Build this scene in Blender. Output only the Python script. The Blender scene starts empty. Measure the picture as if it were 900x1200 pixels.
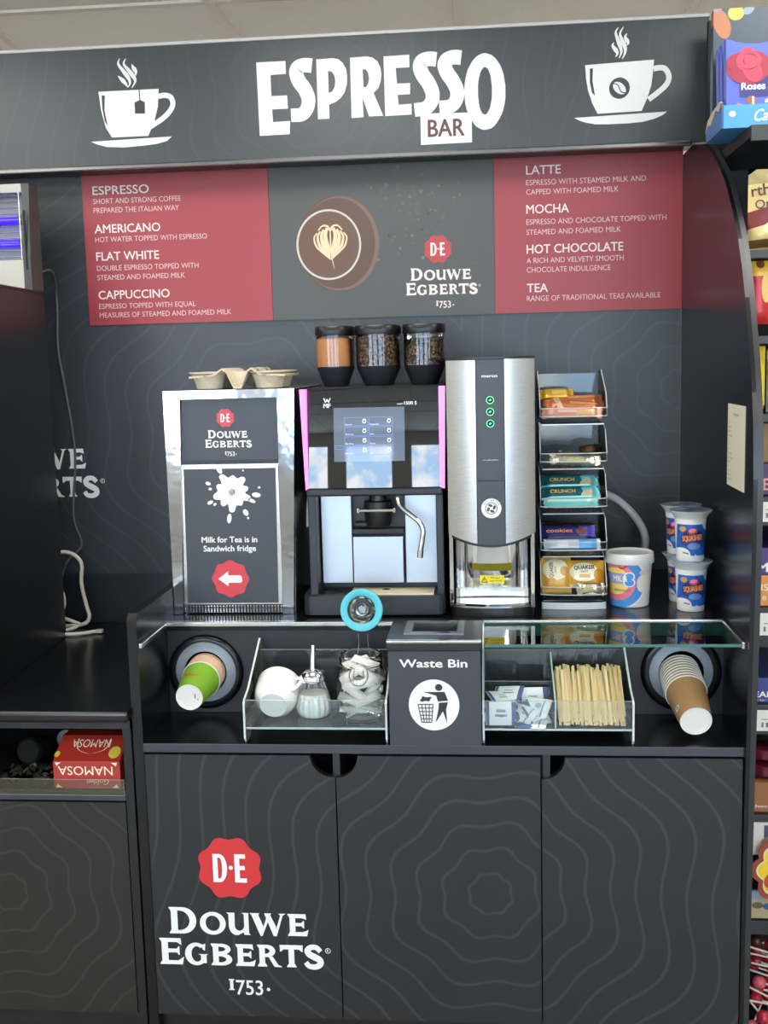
import bpy, bmesh, math, random
from mathutils import Vector, Matrix, Euler
from mathutils.geometry import tessellate_polygon

random.seed(11)
C = bpy.context.scene.collection
PI = math.pi
SC = bpy.context.scene

# ------------------------------------------------------------------ camera
cam_data = bpy.data.cameras.new('camera')
cam = bpy.data.objects.new('camera', cam_data)
C.objects.link(cam)
cam_data.sensor_fit = 'VERTICAL'
cam_data.sensor_height = 36.0
cam_data.sensor_width = 27.0
cam_data.lens = 36.0 * 1307.3 / 1200.0
cam_data.clip_start = 0.02
YAW, PITCH, ROLL = 0.0946, 0.1355, -0.0254
fw = Vector((-math.sin(YAW) * math.cos(PITCH), math.cos(YAW) * math.cos(PITCH), -math.sin(PITCH)))
rt0 = Vector((math.cos(YAW), math.sin(YAW), 0)); up0 = rt0.cross(fw)
rt = rt0 * math.cos(ROLL) + up0 * math.sin(ROLL)
up = -rt0 * math.sin(ROLL) + up0 * math.cos(ROLL)
M4 = Matrix(((rt.x, up.x, -fw.x, 0.1102), (rt.y, up.y, -fw.y, -2.1355), (rt.z, up.z, -fw.z, 1.4618), (0, 0, 0, 1)))
cam.matrix_world = M4
SC.camera = cam

# ------------------------------------------------------------------ exposure and world
SC.view_settings.view_transform = 'Standard'
SC.view_settings.look = 'None'
SC.view_settings.gamma = 1.0
SC.view_settings.use_curve_mapping = False
SC.view_settings.exposure = 0.55
world = bpy.data.worlds.new('world'); SC.world = world
world.use_nodes = True
world.node_tree.nodes['Background'].inputs[0].default_value = (0.75, 0.85, 1.0, 1)
world.node_tree.nodes['Background'].inputs[1].default_value = 0.6
WINDOW_LIGHT = 9.0
CEILING_LIGHT = 7.0

# ------------------------------------------------------------------ helpers
def lin(c):
    out = []
    for v in c[:3]:
        v = v / 255.0
        out.append(v / 12.92 if v <= 0.04045 else ((v + 0.055) / 1.055) ** 2.4)
    return tuple(out) + (1.0,)

def node_mat(name):
    m = bpy.data.materials.new(name); m.use_nodes = True
    return m, m.node_tree, m.node_tree.nodes, m.node_tree.links

def mat(name, rgb, rough=0.5, metal=0.0, spec=0.5, coat=0.0, emit=None, es=0.0, noise=0.0, nscale=40.0, bump=0.0, bscale=200.0):
    m, nt, N, L = node_mat(name)
    b = N['Principled BSDF']
    b.inputs['Base Color'].default_value = lin(rgb)
    b.inputs['Roughness'].default_value = rough
    b.inputs['Metallic'].default_value = metal
    b.inputs['Specular IOR Level'].default_value = spec
    b.inputs['Coat Weight'].default_value = coat
    b.inputs['Coat Roughness'].default_value = 0.06
    if emit:
        b.inputs['Emission Color'].default_value = lin(emit)
        b.inputs['Emission Strength'].default_value = es
    if noise or bump:
        tc = N.new('ShaderNodeTexCoord')
    if noise:
        nz = N.new('ShaderNodeTexNoise'); nz.inputs['Scale'].default_value = nscale
        nz.inputs['Detail'].default_value = 4
        L.new(tc.outputs['Object'], nz.inputs['Vector'])
        mx = N.new('ShaderNodeMix'); mx.data_type = 'RGBA'
        c = lin(rgb)
        mx.inputs['A'].default_value = tuple(v * (1 - noise) for v in c[:3]) + (1,)
        mx.inputs['B'].default_value = tuple(min(1, v * (1 + noise)) for v in c[:3]) + (1,)
        L.new(nz.outputs['Fac'], mx.inputs['Factor'])
        L.new(mx.outputs['Result'], b.inputs['Base Color'])
    if bump:
        nz2 = N.new('ShaderNodeTexNoise'); nz2.inputs['Scale'].default_value = bscale
        L.new(tc.outputs['Object'], nz2.inputs['Vector'])
        bp = N.new('ShaderNodeBump'); bp.inputs['Strength'].default_value = bump
        bp.inputs['Distance'].default_value = 0.002
        L.new(nz2.outputs['Fac'], bp.inputs['Height'])
        L.new(bp.outputs['Normal'], b.inputs['Normal'])
    return m

def clear(name, tint=(250, 252, 252), rough=0.03, haze=0.0, hazecol=(230, 235, 235), ior=1.45, gl=1.0):
    """thin clear plastic or glass: see-through, with a reflecting face and a little haze"""
    m, nt, N, L = node_mat(name)
    N.remove(N['Principled BSDF'])
    out = N['Material Output']
    tr = N.new('ShaderNodeBsdfTransparent'); tr.inputs[0].default_value = lin(tint)
    gs = N.new('ShaderNodeBsdfGlossy'); gs.inputs['Roughness'].default_value = rough
    gs.inputs[0].default_value = (gl, gl, gl, 1)
    df = N.new('ShaderNodeBsdfDiffuse'); df.inputs[0].default_value = lin(hazecol)
    fr = N.new('ShaderNodeFresnel'); fr.inputs[0].default_value = ior
    m1 = N.new('ShaderNodeMixShader'); m1.inputs[0].default_value = haze
    L.new(tr.outputs[0], m1.inputs[1]); L.new(df.outputs[0], m1.inputs[2])
    m2 = N.new('ShaderNodeMixShader')
    L.new(fr.outputs[0], m2.inputs[0]); L.new(m1.outputs[0], m2.inputs[1]); L.new(gs.outputs[0], m2.inputs[2])
    L.new(m2.outputs[0], out.inputs[0])
    return m

def label_mat(name, base, layers, rough=0.4, metal=0.0, spec=0.5, coat=0.0, axes='XZ', bump=0.0, bscale=60):
    """printed artwork: ellipses and boxes laid over one another in the object's own coordinates"""
    m, nt, N, L = node_mat(name)
    b = N['Principled BSDF']
    b.inputs['Roughness'].default_value = rough
    b.inputs['Metallic'].default_value = metal
    b.inputs['Specular IOR Level'].default_value = spec
    b.inputs['Coat Weight'].default_value = coat
    tc = N.new('ShaderNodeTexCoord')
    sp = N.new('ShaderNodeSeparateXYZ'); L.new(tc.outputs['Object'], sp.inputs[0])
    cb = N.new('ShaderNodeCombineXYZ')
    L.new(sp.outputs[axes[0]], cb.inputs['X']); L.new(sp.outputs[axes[1]], cb.inputs['Y'])
    rgb = N.new('ShaderNodeRGB'); rgb.outputs[0].default_value = lin(base)
    cur = rgb.outputs[0]
    for kind, cx, cz, rx, rz, rot, col in layers:
        mp = N.new('ShaderNodeMapping'); mp.vector_type = 'TEXTURE'
        mp.inputs['Location'].default_value = (cx, cz, 0)
        mp.inputs['Rotation'].default_value = (0, 0, math.radians(rot))
        mp.inputs['Scale'].default_value = (rx, rz, 1)
        L.new(cb.outputs[0], mp.inputs[0])
        if kind == 'ell':
            ln = N.new('ShaderNodeVectorMath'); ln.operation = 'LENGTH'
            L.new(mp.outputs[0], ln.inputs[0]); v = ln.outputs['Value']
        else:
            s2 = N.new('ShaderNodeSeparateXYZ'); L.new(mp.outputs[0], s2.inputs[0])
            ax = N.new('ShaderNodeMath'); ax.operation = 'ABSOLUTE'; L.new(s2.outputs['X'], ax.inputs[0])
            ay = N.new('ShaderNodeMath'); ay.operation = 'ABSOLUTE'; L.new(s2.outputs['Y'], ay.inputs[0])
            mxm = N.new('ShaderNodeMath'); mxm.operation = 'MAXIMUM'
            L.new(ax.outputs[0], mxm.inputs[0]); L.new(ay.outputs[0], mxm.inputs[1]); v = mxm.outputs[0]
        lt = N.new('ShaderNodeMath'); lt.operation = 'LESS_THAN'; L.new(v, lt.inputs[0]); lt.inputs[1].default_value = 1.0
        mx = N.new('ShaderNodeMix'); mx.data_type = 'RGBA'
        L.new(lt.outputs[0], mx.inputs['Factor']); L.new(cur, mx.inputs['A'])
        mx.inputs['B'].default_value = lin(col)
        cur = mx.outputs['Result']
    L.new(cur, b.inputs['Base Color'])
    if bump:
        nz2 = N.new('ShaderNodeTexNoise'); nz2.inputs['Scale'].default_value = bscale
        L.new(tc.outputs['Object'], nz2.inputs['Vector'])
        bp = N.new('ShaderNodeBump'); bp.inputs['Strength'].default_value = bump
        bp.inputs['Distance'].default_value = 0.004
        L.new(nz2.outputs['Fac'], bp.inputs['Height']); L.new(bp.outputs['Normal'], b.inputs['Normal'])
    return m

def wave_mat(name, centres, base, line, spacing, lw, amp=0.05, lobes=8, rough=0.4, coat=0.0, spec=0.5, r0=None):
    """laminate printed with wavy contour rings about the nearest of the given centres (x, z, phase)"""
    m, nt, N, L = node_mat(name)
    b = N['Principled BSDF']
    b.inputs['Roughness'].default_value = rough
    b.inputs['Coat Weight'].default_value = coat
    b.inputs['Specular IOR Level'].default_value = spec
    tc = N.new('ShaderNodeTexCoord')
    sp = N.new('ShaderNodeSeparateXYZ'); L.new(tc.outputs['Object'], sp.inputs[0])
    def mth(op, a, b_=None):
        n = N.new('ShaderNodeMath'); n.operation = op
        for i, v in enumerate((a, b_)):
            if v is None: continue
            if isinstance(v, (int, float)): n.inputs[i].default_value = v
            else: L.new(v, n.inputs[i])
        return n.outputs[0]
    best = None
    for cx, cz, ph in centres:
        dx = mth('SUBTRACT', sp.outputs['X'], cx); dz = mth('SUBTRACT', sp.outputs['Z'], cz)
        r = mth('SQRT', mth('ADD', mth('MULTIPLY', dx, dx), mth('MULTIPLY', dz, dz)))
        th = mth('ARCTAN2', dz, dx)
        w = mth('SINE', mth('ADD', mth('MULTIPLY', th, lobes), mth('ADD', mth('MULTIPLY', r, 3.0), ph)))
        w2 = mth('SINE', mth('ADD', mth('MULTIPLY', th, 3), ph))
        f = mth('MULTIPLY', r, mth('ADD', mth('ADD', mth('MULTIPLY', w, amp), mth('MULTIPLY', w2, amp * 0.35)), 1.0))
        best = f if best is None else mth('MINIMUM', best, f)
    g = mth('FRACT', mth('DIVIDE', mth('ADD', best, spacing * 1.5 - (r0 or spacing / 2)), spacing))
    d = mth('MULTIPLY', mth('ABSOLUTE', mth('SUBTRACT', g, 0.5)), spacing)
    mr = N.new('ShaderNodeMapRange')
    mr.inputs['From Min'].default_value = lw * 0.35; mr.inputs['From Max'].default_value = lw * 0.65
    mr.inputs['To Min'].default_value = 1.0; mr.inputs['To Max'].default_value = 0.0
    L.new(d, mr.inputs['Value'])
    mx = N.new('ShaderNodeMix'); mx.data_type = 'RGBA'
    mx.inputs['A'].default_value = lin(base); mx.inputs['B'].default_value = lin(line)
    L.new(mr.outputs[0], mx.inputs['Factor'])
    L.new(mx.outputs['Result'], b.inputs['Base Color'])
    return m

def base_of(o):
    v = Vector((0, 0, 0))
    while o is not None:
        v += o.location; o = o.parent
    return v

def thing(name, label, cat, loc=(0, 0, 0), rot=(0, 0, 0), group=None, kind=None):
    o = bpy.data.objects.new(name, None); C.objects.link(o)
    o.empty_display_size = 0.05
    o.location = loc; o.rotation_euler = rot
    o['label'] = label; o['category'] = cat
    if group: o['group'] = group
    if kind: o['kind'] = kind
    return o

def part(name, bm, mats, parent=None, smooth=False, local=False, label=None, angle=40):
    """link the shape in bm as ONE mesh object; unless local, bm is in room coordinates"""
    if parent is not None and not local:
        off = base_of(parent)
        bmesh.ops.translate(bm, verts=bm.verts, vec=-off)
    me = bpy.data.meshes.new(name)
    bmesh.ops.recalc_face_normals(bm, faces=bm.faces)
    if smooth:
        for f in bm.faces: f.smooth = True
        lim = math.radians(angle)
        for e in bm.edges:
            if len(e.link_faces) == 2 and e.calc_face_angle(0) > lim: e.smooth = False
    bm.to_mesh(me); bm.free()
    for mm in (mats if isinstance(mats, (list, tuple)) else [mats]): me.materials.append(mm)
    o = bpy.data.objects.new(name, me); C.objects.link(o)
    if parent is not None: o.parent = parent
    if label: o['label'] = label
    return o

def tag(o, label, cat, group=None, kind=None):
    o['label'] = label; o['category'] = cat
    if group: o['group'] = group
    if kind: o['kind'] = kind
    return o

def struct(name, bm, mats, parent=None, **k):
    o = part(name, bm, mats, parent, **k); o['kind'] = 'structure'
    return o

def solo(name, bm, mats, label, cat, loc=(0, 0, 0), group=None, kind=None, local=False, rot=(0, 0, 0), smooth=False, angle=40):
    """a thing that is one mesh, its origin at its base"""
    if not local: bmesh.ops.translate(bm, verts=bm.verts, vec=-Vector(loc))
    o = part(name, bm, mats, None, smooth=smooth, angle=angle)
    o.location = loc; o.rotation_euler = rot
    return tag(o, label, cat, group, kind)

def dup(root, loc=None, rot=None, label=None, group=None):
    r = root.copy(); C.objects.link(r)
    if loc is not None: r.location = loc
    if rot is not None: r.rotation_euler = rot
    if label: r['label'] = label
    if group: r['group'] = group
    for ch in list(root.children):
        c = ch.copy(); C.objects.link(c); c.parent = r
        for g in list(ch.children):
            d = g.copy(); C.objects.link(d); d.parent = c
    return r

def BM(): return bmesh.new()

def box(bm, x0, x1, y0, y1, z0, z1, m=0, bev=0.0, seg=2):
    vs = [bm.verts.new(p) for p in ((x0, y0, z0), (x1, y0, z0), (x1, y1, z0), (x0, y1, z0), (x0, y0, z1), (x1, y0, z1), (x1, y1, z1), (x0, y1, z1))]
    fs = [bm.faces.new([vs[i] for i in q]) for q in ((0, 3, 2, 1), (4, 5, 6, 7), (0, 1, 5, 4), (1, 2, 6, 5), (2, 3, 7, 6), (3, 0, 4, 7))]
    for f in fs: f.material_index = m
    if bev:
        es = set(e for f in fs for e in f.edges)
        r = bmesh.ops.bevel(bm, geom=list(es), offset=bev, segments=seg, affect='EDGES', profile=0.6)
        for f in r['faces']: f.material_index = m
    return vs

def sheet(bm, x0, x1, y0, y1, z0, z1, face=0, edge=1):
    """a clear plate: its two big faces get one material, its four thin edges the other"""
    n0 = len(bm.faces)
    box(bm, x0, x1, y0, y1, z0, z1)
    bm.faces.ensure_lookup_table()
    fs = [bm.faces[i] for i in range(n0, len(bm.faces))]
    big = sorted(fs, key=lambda f: -f.calc_area())[:2]
    for f in fs: f.material_index = face if f in big else edge

def P3(axis, u, v, w):
    return {'Y': (u, w, v), 'X': (w, u, v), 'Z': (u, v, w)}[axis]

def prism(bm, loops, axis, a, b, m=0, ms=None):
    """extrude a flat outline (first loop) with holes (the others) along an axis from a to b"""
    if not isinstance(loops[0][0], (list, tuple)): loops = [loops]
    ms = m if ms is None else ms
    flat = [p for l in loops for p in l]
    va = [bm.verts.new(P3(axis, p[0], p[1], a)) for p in flat]
    vb = [bm.verts.new(P3(axis, p[0], p[1], b)) for p in flat]
    if len(loops) == 1:
        for vv in (va, vb):
            f = bm.faces.new(vv); f.material_index = m
            f.normal_update()
        fs = [va, vb]
    else:
        tri = tessellate_polygon([[Vector((p[0], p[1], 0)) for p in l] for l in loops])
        for t in tri:
            for vv in (va, vb):
                try:
                    f = bm.faces.new([vv[i] for i in t]); f.material_index = m
                except ValueError: pass
    k = 0
    for l in loops:
        n = len(l)
        for i in range(n):
            j = (i + 1) % n
            f = bm.faces.new((va[k + i], va[k + j], vb[k + j], vb[k + i])); f.material_index = ms
        k += n

def decal(bm, loops, fn, m=0):
    """a flat printed shape: loops = outline [+ holes] of (u, v); fn puts (u, v) on the surface"""
    if not isinstance(loops[0][0], (list, tuple)): loops = [loops]
    flat = [p for l in loops for p in l]
    vs = [bm.verts.new(fn(p[0], p[1])) for p in flat]
    for t in tessellate_polygon([[Vector((p[0], p[1], 0)) for p in l] for l in loops]):
        try:
            f = bm.faces.new([vs[i] for i in t]); f.material_index = m
        except ValueError: pass

def onY(y): return lambda u, v: (u, y, v)

def ell(cx, cz, rx, rz, n=32, rot=0.0, a0=0.0, a1=2 * PI):
    out = []
    for i in range(n):
        a = a0 + (a1 - a0) * i / n
        x, z = rx * math.cos(a), rz * math.sin(a)
        out.append((cx + x * math.cos(rot) - z * math.sin(rot), cz + x * math.sin(rot) + z * math.cos(rot)))
    return out

def rect(x0, x1, z0, z1): return [(x0, z0), (x1, z0), (x1, z1), (x0, z1)]

def rrect(x0, x1, z0, z1, r, n=5):
    out = []
    for cx, cz, a in ((x1 - r, z0 + r, -PI / 2), (x1 - r, z1 - r, 0), (x0 + r, z1 - r, PI / 2), (x0 + r, z0 + r, PI)):
        for i in range(n + 1):
            t = a + PI / 2 * i / n
            out.append((cx + r * math.cos(t), cz + r * math.sin(t)))
    return out

def seal(cx, cz, r, n=96, lobes=8, amp=0.055, ph=PI):
    return [(cx + r * (1 - amp + amp * math.cos(lobes * a + ph)) * math.cos(a), cz + r * (1 - amp + amp * math.cos(lobes * a + ph)) * math.sin(a)) for a in (2 * PI * i / n for i in range(n))]

def catmull(pts, sub=8):
    if len(pts) < 3: return [tuple(p) for p in pts]
    P = [Vector(p) for p in pts]
    P = [P[0] * 2 - P[1]] + P + [P[-1] * 2 - P[-2]]
    out = []
    for i in range(1, len(P) - 2):
        for s in range(sub):
            t = s / sub
            out.append(tuple(0.5 * ((2 * P[i]) + (P[i + 1] - P[i - 1]) * t + (2 * P[i - 1] - 5 * P[i] + 4 * P[i + 1] - P[i + 2]) * t * t + (3 * P[i] - P[i - 1] - 3 * P[i + 1] + P[i + 2]) * t ** 3)))
    out.append(tuple(P[-2]))
    return out

def ribbon(bm, pts, w0, fn, m=0, w1=None, wm=None, sub=8):
    """a brush stroke along a smooth path; widths at start, middle and end"""
    p = catmull(pts, sub); n = len(p)
    w1 = w0 if w1 is None else w1; wm = (w0 + w1) / 2 if wm is None else wm
    L_, R_ = [], []
    for i in range(n):
        a = Vector(p[max(0, i - 1)]); b = Vector(p[min(n - 1, i + 1)])
        d = (b - a); d = d.normalized() if d.length > 1e-9 else Vector((1, 0))
        t = i / (n - 1)
        w = (w0 + (wm - w0) * t * 2) if t < 0.5 else (wm + (w1 - wm) * (t - 0.5) * 2)
        q = Vector((-d.y, d.x)) * w / 2; c = Vector(p[i])
        L_.append(bm.verts.new(fn(*(c + q)))); R_.append(bm.verts.new(fn(*(c - q))))
    for i in range(n - 1):
        f = bm.faces.new((L_[i], L_[i + 1], R_[i + 1], R_[i])); f.material_index = m

def lathe(bm, prof, c=(0, 0, 0), n=32, m=0, sx=1.0, sy=1.0, cap0=True, cap1=True, ms=None, ripple=0.0, rn=0):
    rings = []
    for i, (r, z) in enumerate(prof):
        ring = []
        for k in range(n):
            a = 2 * PI * k / n
            rr = r * (1 + ripple * math.cos(rn * a)) if rn else r
            ring.append(bm.verts.new((c[0] + rr * math.cos(a) * sx, c[1] + rr * math.sin(a) * sy, c[2] + z)))
        rings.append(ring)
    for i in range(len(rings) - 1):
        for k in range(n):
            f = bm.faces.new((rings[i][k], rings[i][(k + 1) % n], rings[i + 1][(k + 1) % n], rings[i + 1][k]))
            f.material_index = ms[i] if ms else m
    if cap0: f = bm.faces.new(rings[0]); f.material_index = ms[0] if ms else m
    if cap1: f = bm.faces.new(rings[-1]); f.material_index = ms[-1] if ms else m

def tube(bm, pts, r, n=10, m=0, sub=6, r1=None):
    p = [Vector(q) for q in (catmull(pts, sub) if len(pts) > 2 else pts)]
    prev = None; rings = []
    ref = Vector((0, 0, 1))
    for i in range(len(p)):
        d = (p[min(i + 1, len(p) - 1)] - p[max(i - 1, 0)]).normalized()
        if prev is None:
            a = d.cross(ref)
            if a.length < 1e-3: a = d.cross(Vector((1, 0, 0)))
        else:
            a = prev - d * prev.dot(d)
        a.normalize(); prev = a; b = d.cross(a)
        rr = r if r1 is None else r + (r1 - r) * i / (len(p) - 1)
        rings.append([bm.verts.new(p[i] + (a * math.cos(2 * PI * k / n) + b * math.sin(2 * PI * k / n)) * rr) for k in range(n)])
    for i in range(len(rings) - 1):
        for k in range(n):
            f = bm.faces.new((rings[i][k], rings[i][(k + 1) % n], rings[i + 1][(k + 1) % n], rings[i + 1][k])); f.material_index = m
    for rr in (rings[0], rings[-1]):
        f = bm.faces.new(rr); f.material_index = m

_tc = {}
def _text_data(s, bold):
    k = (s, bold)
    if k not in _tc:
        cu = bpy.data.curves.new('lettering', 'FONT'); cu.body = s; cu.size = 1.0; cu.offset = bold
        cu.resolution_u = 3; cu.fill_mode = 'FRONT'
        ob = bpy.data.objects.new('lettering', cu)
        me = bpy.data.meshes.new_from_object(ob)
        v = [(q.co.x, q.co.y) for q in me.vertices]; f = [tuple(q.vertices) for q in me.polygons]
        bpy.data.objects.remove(ob); bpy.data.curves.remove(cu); bpy.data.meshes.remove(me)
        _tc[k] = (v, f)
    return _tc[k]

def text(bm, s, x, z, w, h, fn, bold=0.0, m=0, rot=0.0, shear=0.0, align='L', out=(0, -1, 0)):
    """lettering whose capitals are h tall and whose line is w long, from (x, z) on the baseline;
    heavier weights are thin layers of the same letters set a hair apart"""
    if bold > 0:
        d = bold * h * 1.3; o = Vector(out)
        offs = [(d, 0), (-d, 0), (0, d * .7), (0, -d * .7), (d * .7, d * .5), (-d * .7, -d * .5), (d * .7, -d * .5), (-d * .7, d * .5)]
        ww = None if not w else w - 2 * d
        for k, (a, b) in enumerate(offs):
            text(bm, s, x + a + (d if w and align == 'L' else 0), z + b, ww, h - 1.4 * d, lambda u, v, k=k: tuple(Vector(fn(u, v)) + o * (k * 1.5e-5)), 0.0, m, rot, shear, align)
        return
    v, f = _text_data(s, 0.0)
    if not v: return
    hv, _ = _text_data('H', 0.0)
    ch = max(q[1] for q in hv); x0 = min(q[0] for q in v); x1 = max(q[0] for q in v)
    sz = h / ch; sx = (w / (x1 - x0)) if w else sz
    W = (x1 - x0) * sx
    ox = {'L': 0.0, 'C': -W / 2, 'R': -W}[align]
    c, sn = math.cos(rot), math.sin(rot)
    vs = []
    for q in v:
        a = (q[0] - x0) * sx + ox + shear * q[1] * sz; b = q[1] * sz
        vs.append(bm.verts.new(fn(x + a * c - b * sn, z + a * sn + b * c)))
    for q in f:
        try:
            ff = bm.faces.new([vs[i] for i in q]); ff.material_index = m
        except ValueError: pass

# ---- wedge-serif capitals drawn by hand
def g_stem(xc, sw, z0, h, sl, sr, t):
    a, b = xc - sw / 2, xc + sw / 2
    return [(a - sl, z0), (b + sr, z0), (b + sr * 0.8, z0 + t), (b - sw * 0.02, z0 + 3 * t), (b - sw * 0.02, z0 + h - 3 * t), (b + sr * 0.8, z0 + h - t), (b + sr, z0 + h),
            (a - sl, z0 + h), (a - sl * 0.8, z0 + h - t), (a + sw * 0.02, z0 + h - 3 * t), (a + sw * 0.02, z0 + 3 * t), (a - sl * 0.8, z0 + t)]

def g_bowl(x0, x1, z0, z1, sw, th):
    """half ring opening to the left, and its hole"""
    zc, rz = (z0 + z1) / 2, (z1 - z0) / 2
    out = [(x0, z0)] + [(x0 + (x1 - x0) * (0.35 + 0.65 * math.cos(a)), zc + rz * math.sin(a)) for a in (-PI / 2 + PI * i / 16 for i in range(17))] + [(x0, z1)]
    xi = x1 - sw
    ins = [(x0, z0 + th)] + [(x0 + (xi - x0) * (0.3 + 0.7 * math.cos(a)), zc + (rz - th) * math.sin(a)) for a in (-PI / 2 + PI * i / 16 for i in range(17))] + [(x0, z1 - th)]
    return out + ins[::-1]

def glyph(ch, x0, x1, z0, h):
    """outlines of one letter in the box x0..x1, z0..z0+h"""
    w = x1 - x0; sw = 0.036 if h < 0.15 else 0.042; sf = 0.012; t = 0.008; th = 0.026
    P = []
    z1 = z0 + h
    if ch == 'D':
        P = [[g_stem(x0 + sf + sw / 2, sw, z0, h, sf, sf * 0.4, t)], [g_bowl(x0 + sf + sw * 0.6, x1, z0, z1, sw, th * 0.85)]]
    elif ch == 'O':
        P = [[ell((x0 + x1) / 2, z0 + h / 2, w / 2, h / 2 + 0.003, 36), ell((x0 + x1) / 2, z0 + h / 2, w / 2 - sw, h / 2 - th * 0.8, 30, 0.25)]]
    elif ch == 'U':
        xr = x1 - sw * 0.9; xl = x0 + sf
        P = [[[(x0, z1), (xl + sw + 0.002, z1), (xl + sw, z0 + h * .42)] + [(xl + sw + (xr - xl - sw) * (0.5 - 0.5 * math.cos(a)), z0 + h * .42 - (h * .42 - th) * math.sin(a)) for a in (PI * i / 10 for i in range(1, 10))] +
               [(xr, z0 + h * .42), (xr, z1 - 0.012), (xr - sf, z1), (x1 - 0.004, z1), (x1 - 0.004, z0 + 0.012), (x1 + 0.006, z0), (xr, z0), (xr - 0.004, z0 + 0.016)] +
               [(xl + (xr - xl) * (0.5 + 0.5 * math.cos(a)), z0 + h * .40 - (h * .40 + 0.003) * math.sin(a)) for a in (PI * i / 10 for i in range(3, 11))] + [(xl, z1 - 0.012)]]]
    elif ch == 'W':
        a = x0; q = w
        P = [[[(a - .004, z1), (a + q * .26, z1), (a + q * .23, z1 - .012), (a + q * .36, z0 + h * .42), (a + q * .33, z0 - .004), (a + q * .27, z0 - .004), (a + q * .03, z1 - .012)]],
             [[(a + q * .33, z0 - .004), (a + q * .27, z0 - .004), (a + q * .50, z1 - h * .02), (a + q * .57, z1 - h * .12)]],
             [[(a + q * .40, z1), (a + q * .60, z1), (a + q * .575, z1 - .012), (a + q * .73, z0 + h * .40), (a + q * .74, z0 - .004), (a + q * .65, z0 - .004), (a + q * .42, z1 - .012)]],
             [[(a + q * .74, z0 - .004), (a + q * .66, z0 - .004), (a + q * .86, z1 - .012), (a + q * .80, z1), (a + q + .004, z1), (a + q * .93, z1 - .012)]]]
    elif ch == 'E':
        xs = x0 + sf + sw
        P = [[g_stem(x0 + sf + sw / 2, sw, z0, h, sf, sf * .3, t)],
             [[(xs - .01, z1), (x1 - .006, z1), (x1 - .002, z1 - h * .26), (x1 - .014, z1 - h * .22), (x1 - .03, z1 - th), (xs - .01, z1 - th)]],
             [[(xs - .01, z0), (x1, z0), (x1 + .010, z0 + h * .30), (x1 - .004, z0 + h * .24), (x1 - .026, z0 + th), (xs - .01, z0 + th)]],
             [[(xs - .01, z0 + h * .45), (x1 - .032, z0 + h * .45), (x1 - .022, z0 + h * .36), (x1 - .016, z0 + h * .36), (x1 - .016, z0 + h * .69), (x1 - .022, z0 + h * .69), (x1 - .032, z0 + h * .60), (xs - .01, z0 + h * .60)]]]
    elif ch == 'G':
        cx, cz, rx, rz = x0 + w * .52, z0 + h / 2, w * .52, h / 2 + .003
        arc = [(cx + rx * math.cos(a), cz + rz * math.sin(a)) for a in (PI * .26 + (PI * 1.52) * i / 24 for i in range(25))]
        inn = [(cx + .004 + (rx - sw) * math.cos(a), cz + (rz - th * .9) * math.sin(a)) for a in (PI * .28 + (PI * 1.50) * i / 24 for i in range(25))]
        P = [[arc + inn[::-1]], [[(x1 - sw, z0 + .012), (x1 - .002, z0 + .012), (x1 - .002, z0 + h * .44), (x1 + .008, z0 + h * .50), (x1 - sw - .018, z0 + h * .50), (x1 - sw, z0 + h * .44)]],
             [[(x1 - .022, z1 - h * .30), (x1 - .010, z1 - h * .34), (x1 - .006, z1 - .002), (x1 - .016, z1 - .006), (x1 - .034, z1 - .014)]]]
    elif ch == 'B':
        xs = x0 + sf + sw * .6
        P = [[g_stem(x0 + sf + sw / 2, sw, z0, h, sf, sf * .3, t)], [g_bowl(xs, x1 - .008, z0 + h * .50, z1, sw * .9, th * .75)], [g_bowl(xs, x1, z0, z0 + h * .56, sw, th * .75)]]
    elif ch == 'R':
        xs = x0 + sf + sw * .6
        P = [[g_stem(x0 + sf + sw / 2, sw, z0, h, sf, sf, t)], [g_bowl(xs, x1 - w * .18, z0 + h * .44, z1, sw * .95, th * .8)],
             [[(x0 + w * .48, z0 + h * .50), (x0 + w * .70, z0 + h * .46), (x1 - .008, z0 + .012), (x1 + .012, z0 + .004), (x1 + .012, z0 - .002), (x1 - w * .24, z0)]]]
    elif ch == 'T':
        xc = (x0 + x1) / 2
        P = [[g_stem(xc, sw, z0, h, sf, sf, t)], [[(x0 - .002, z1 + .002), (x1 + .002, z1 + .002), (x1, z1 - h * .30), (x1 - .008, z1 - h * .28), (x1 - .022, z1 - th), (x0 + .022, z1 - th), (x0 + .008, z1 - h * .28), (x0, z1 - h * .30)]]]
    return P

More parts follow.
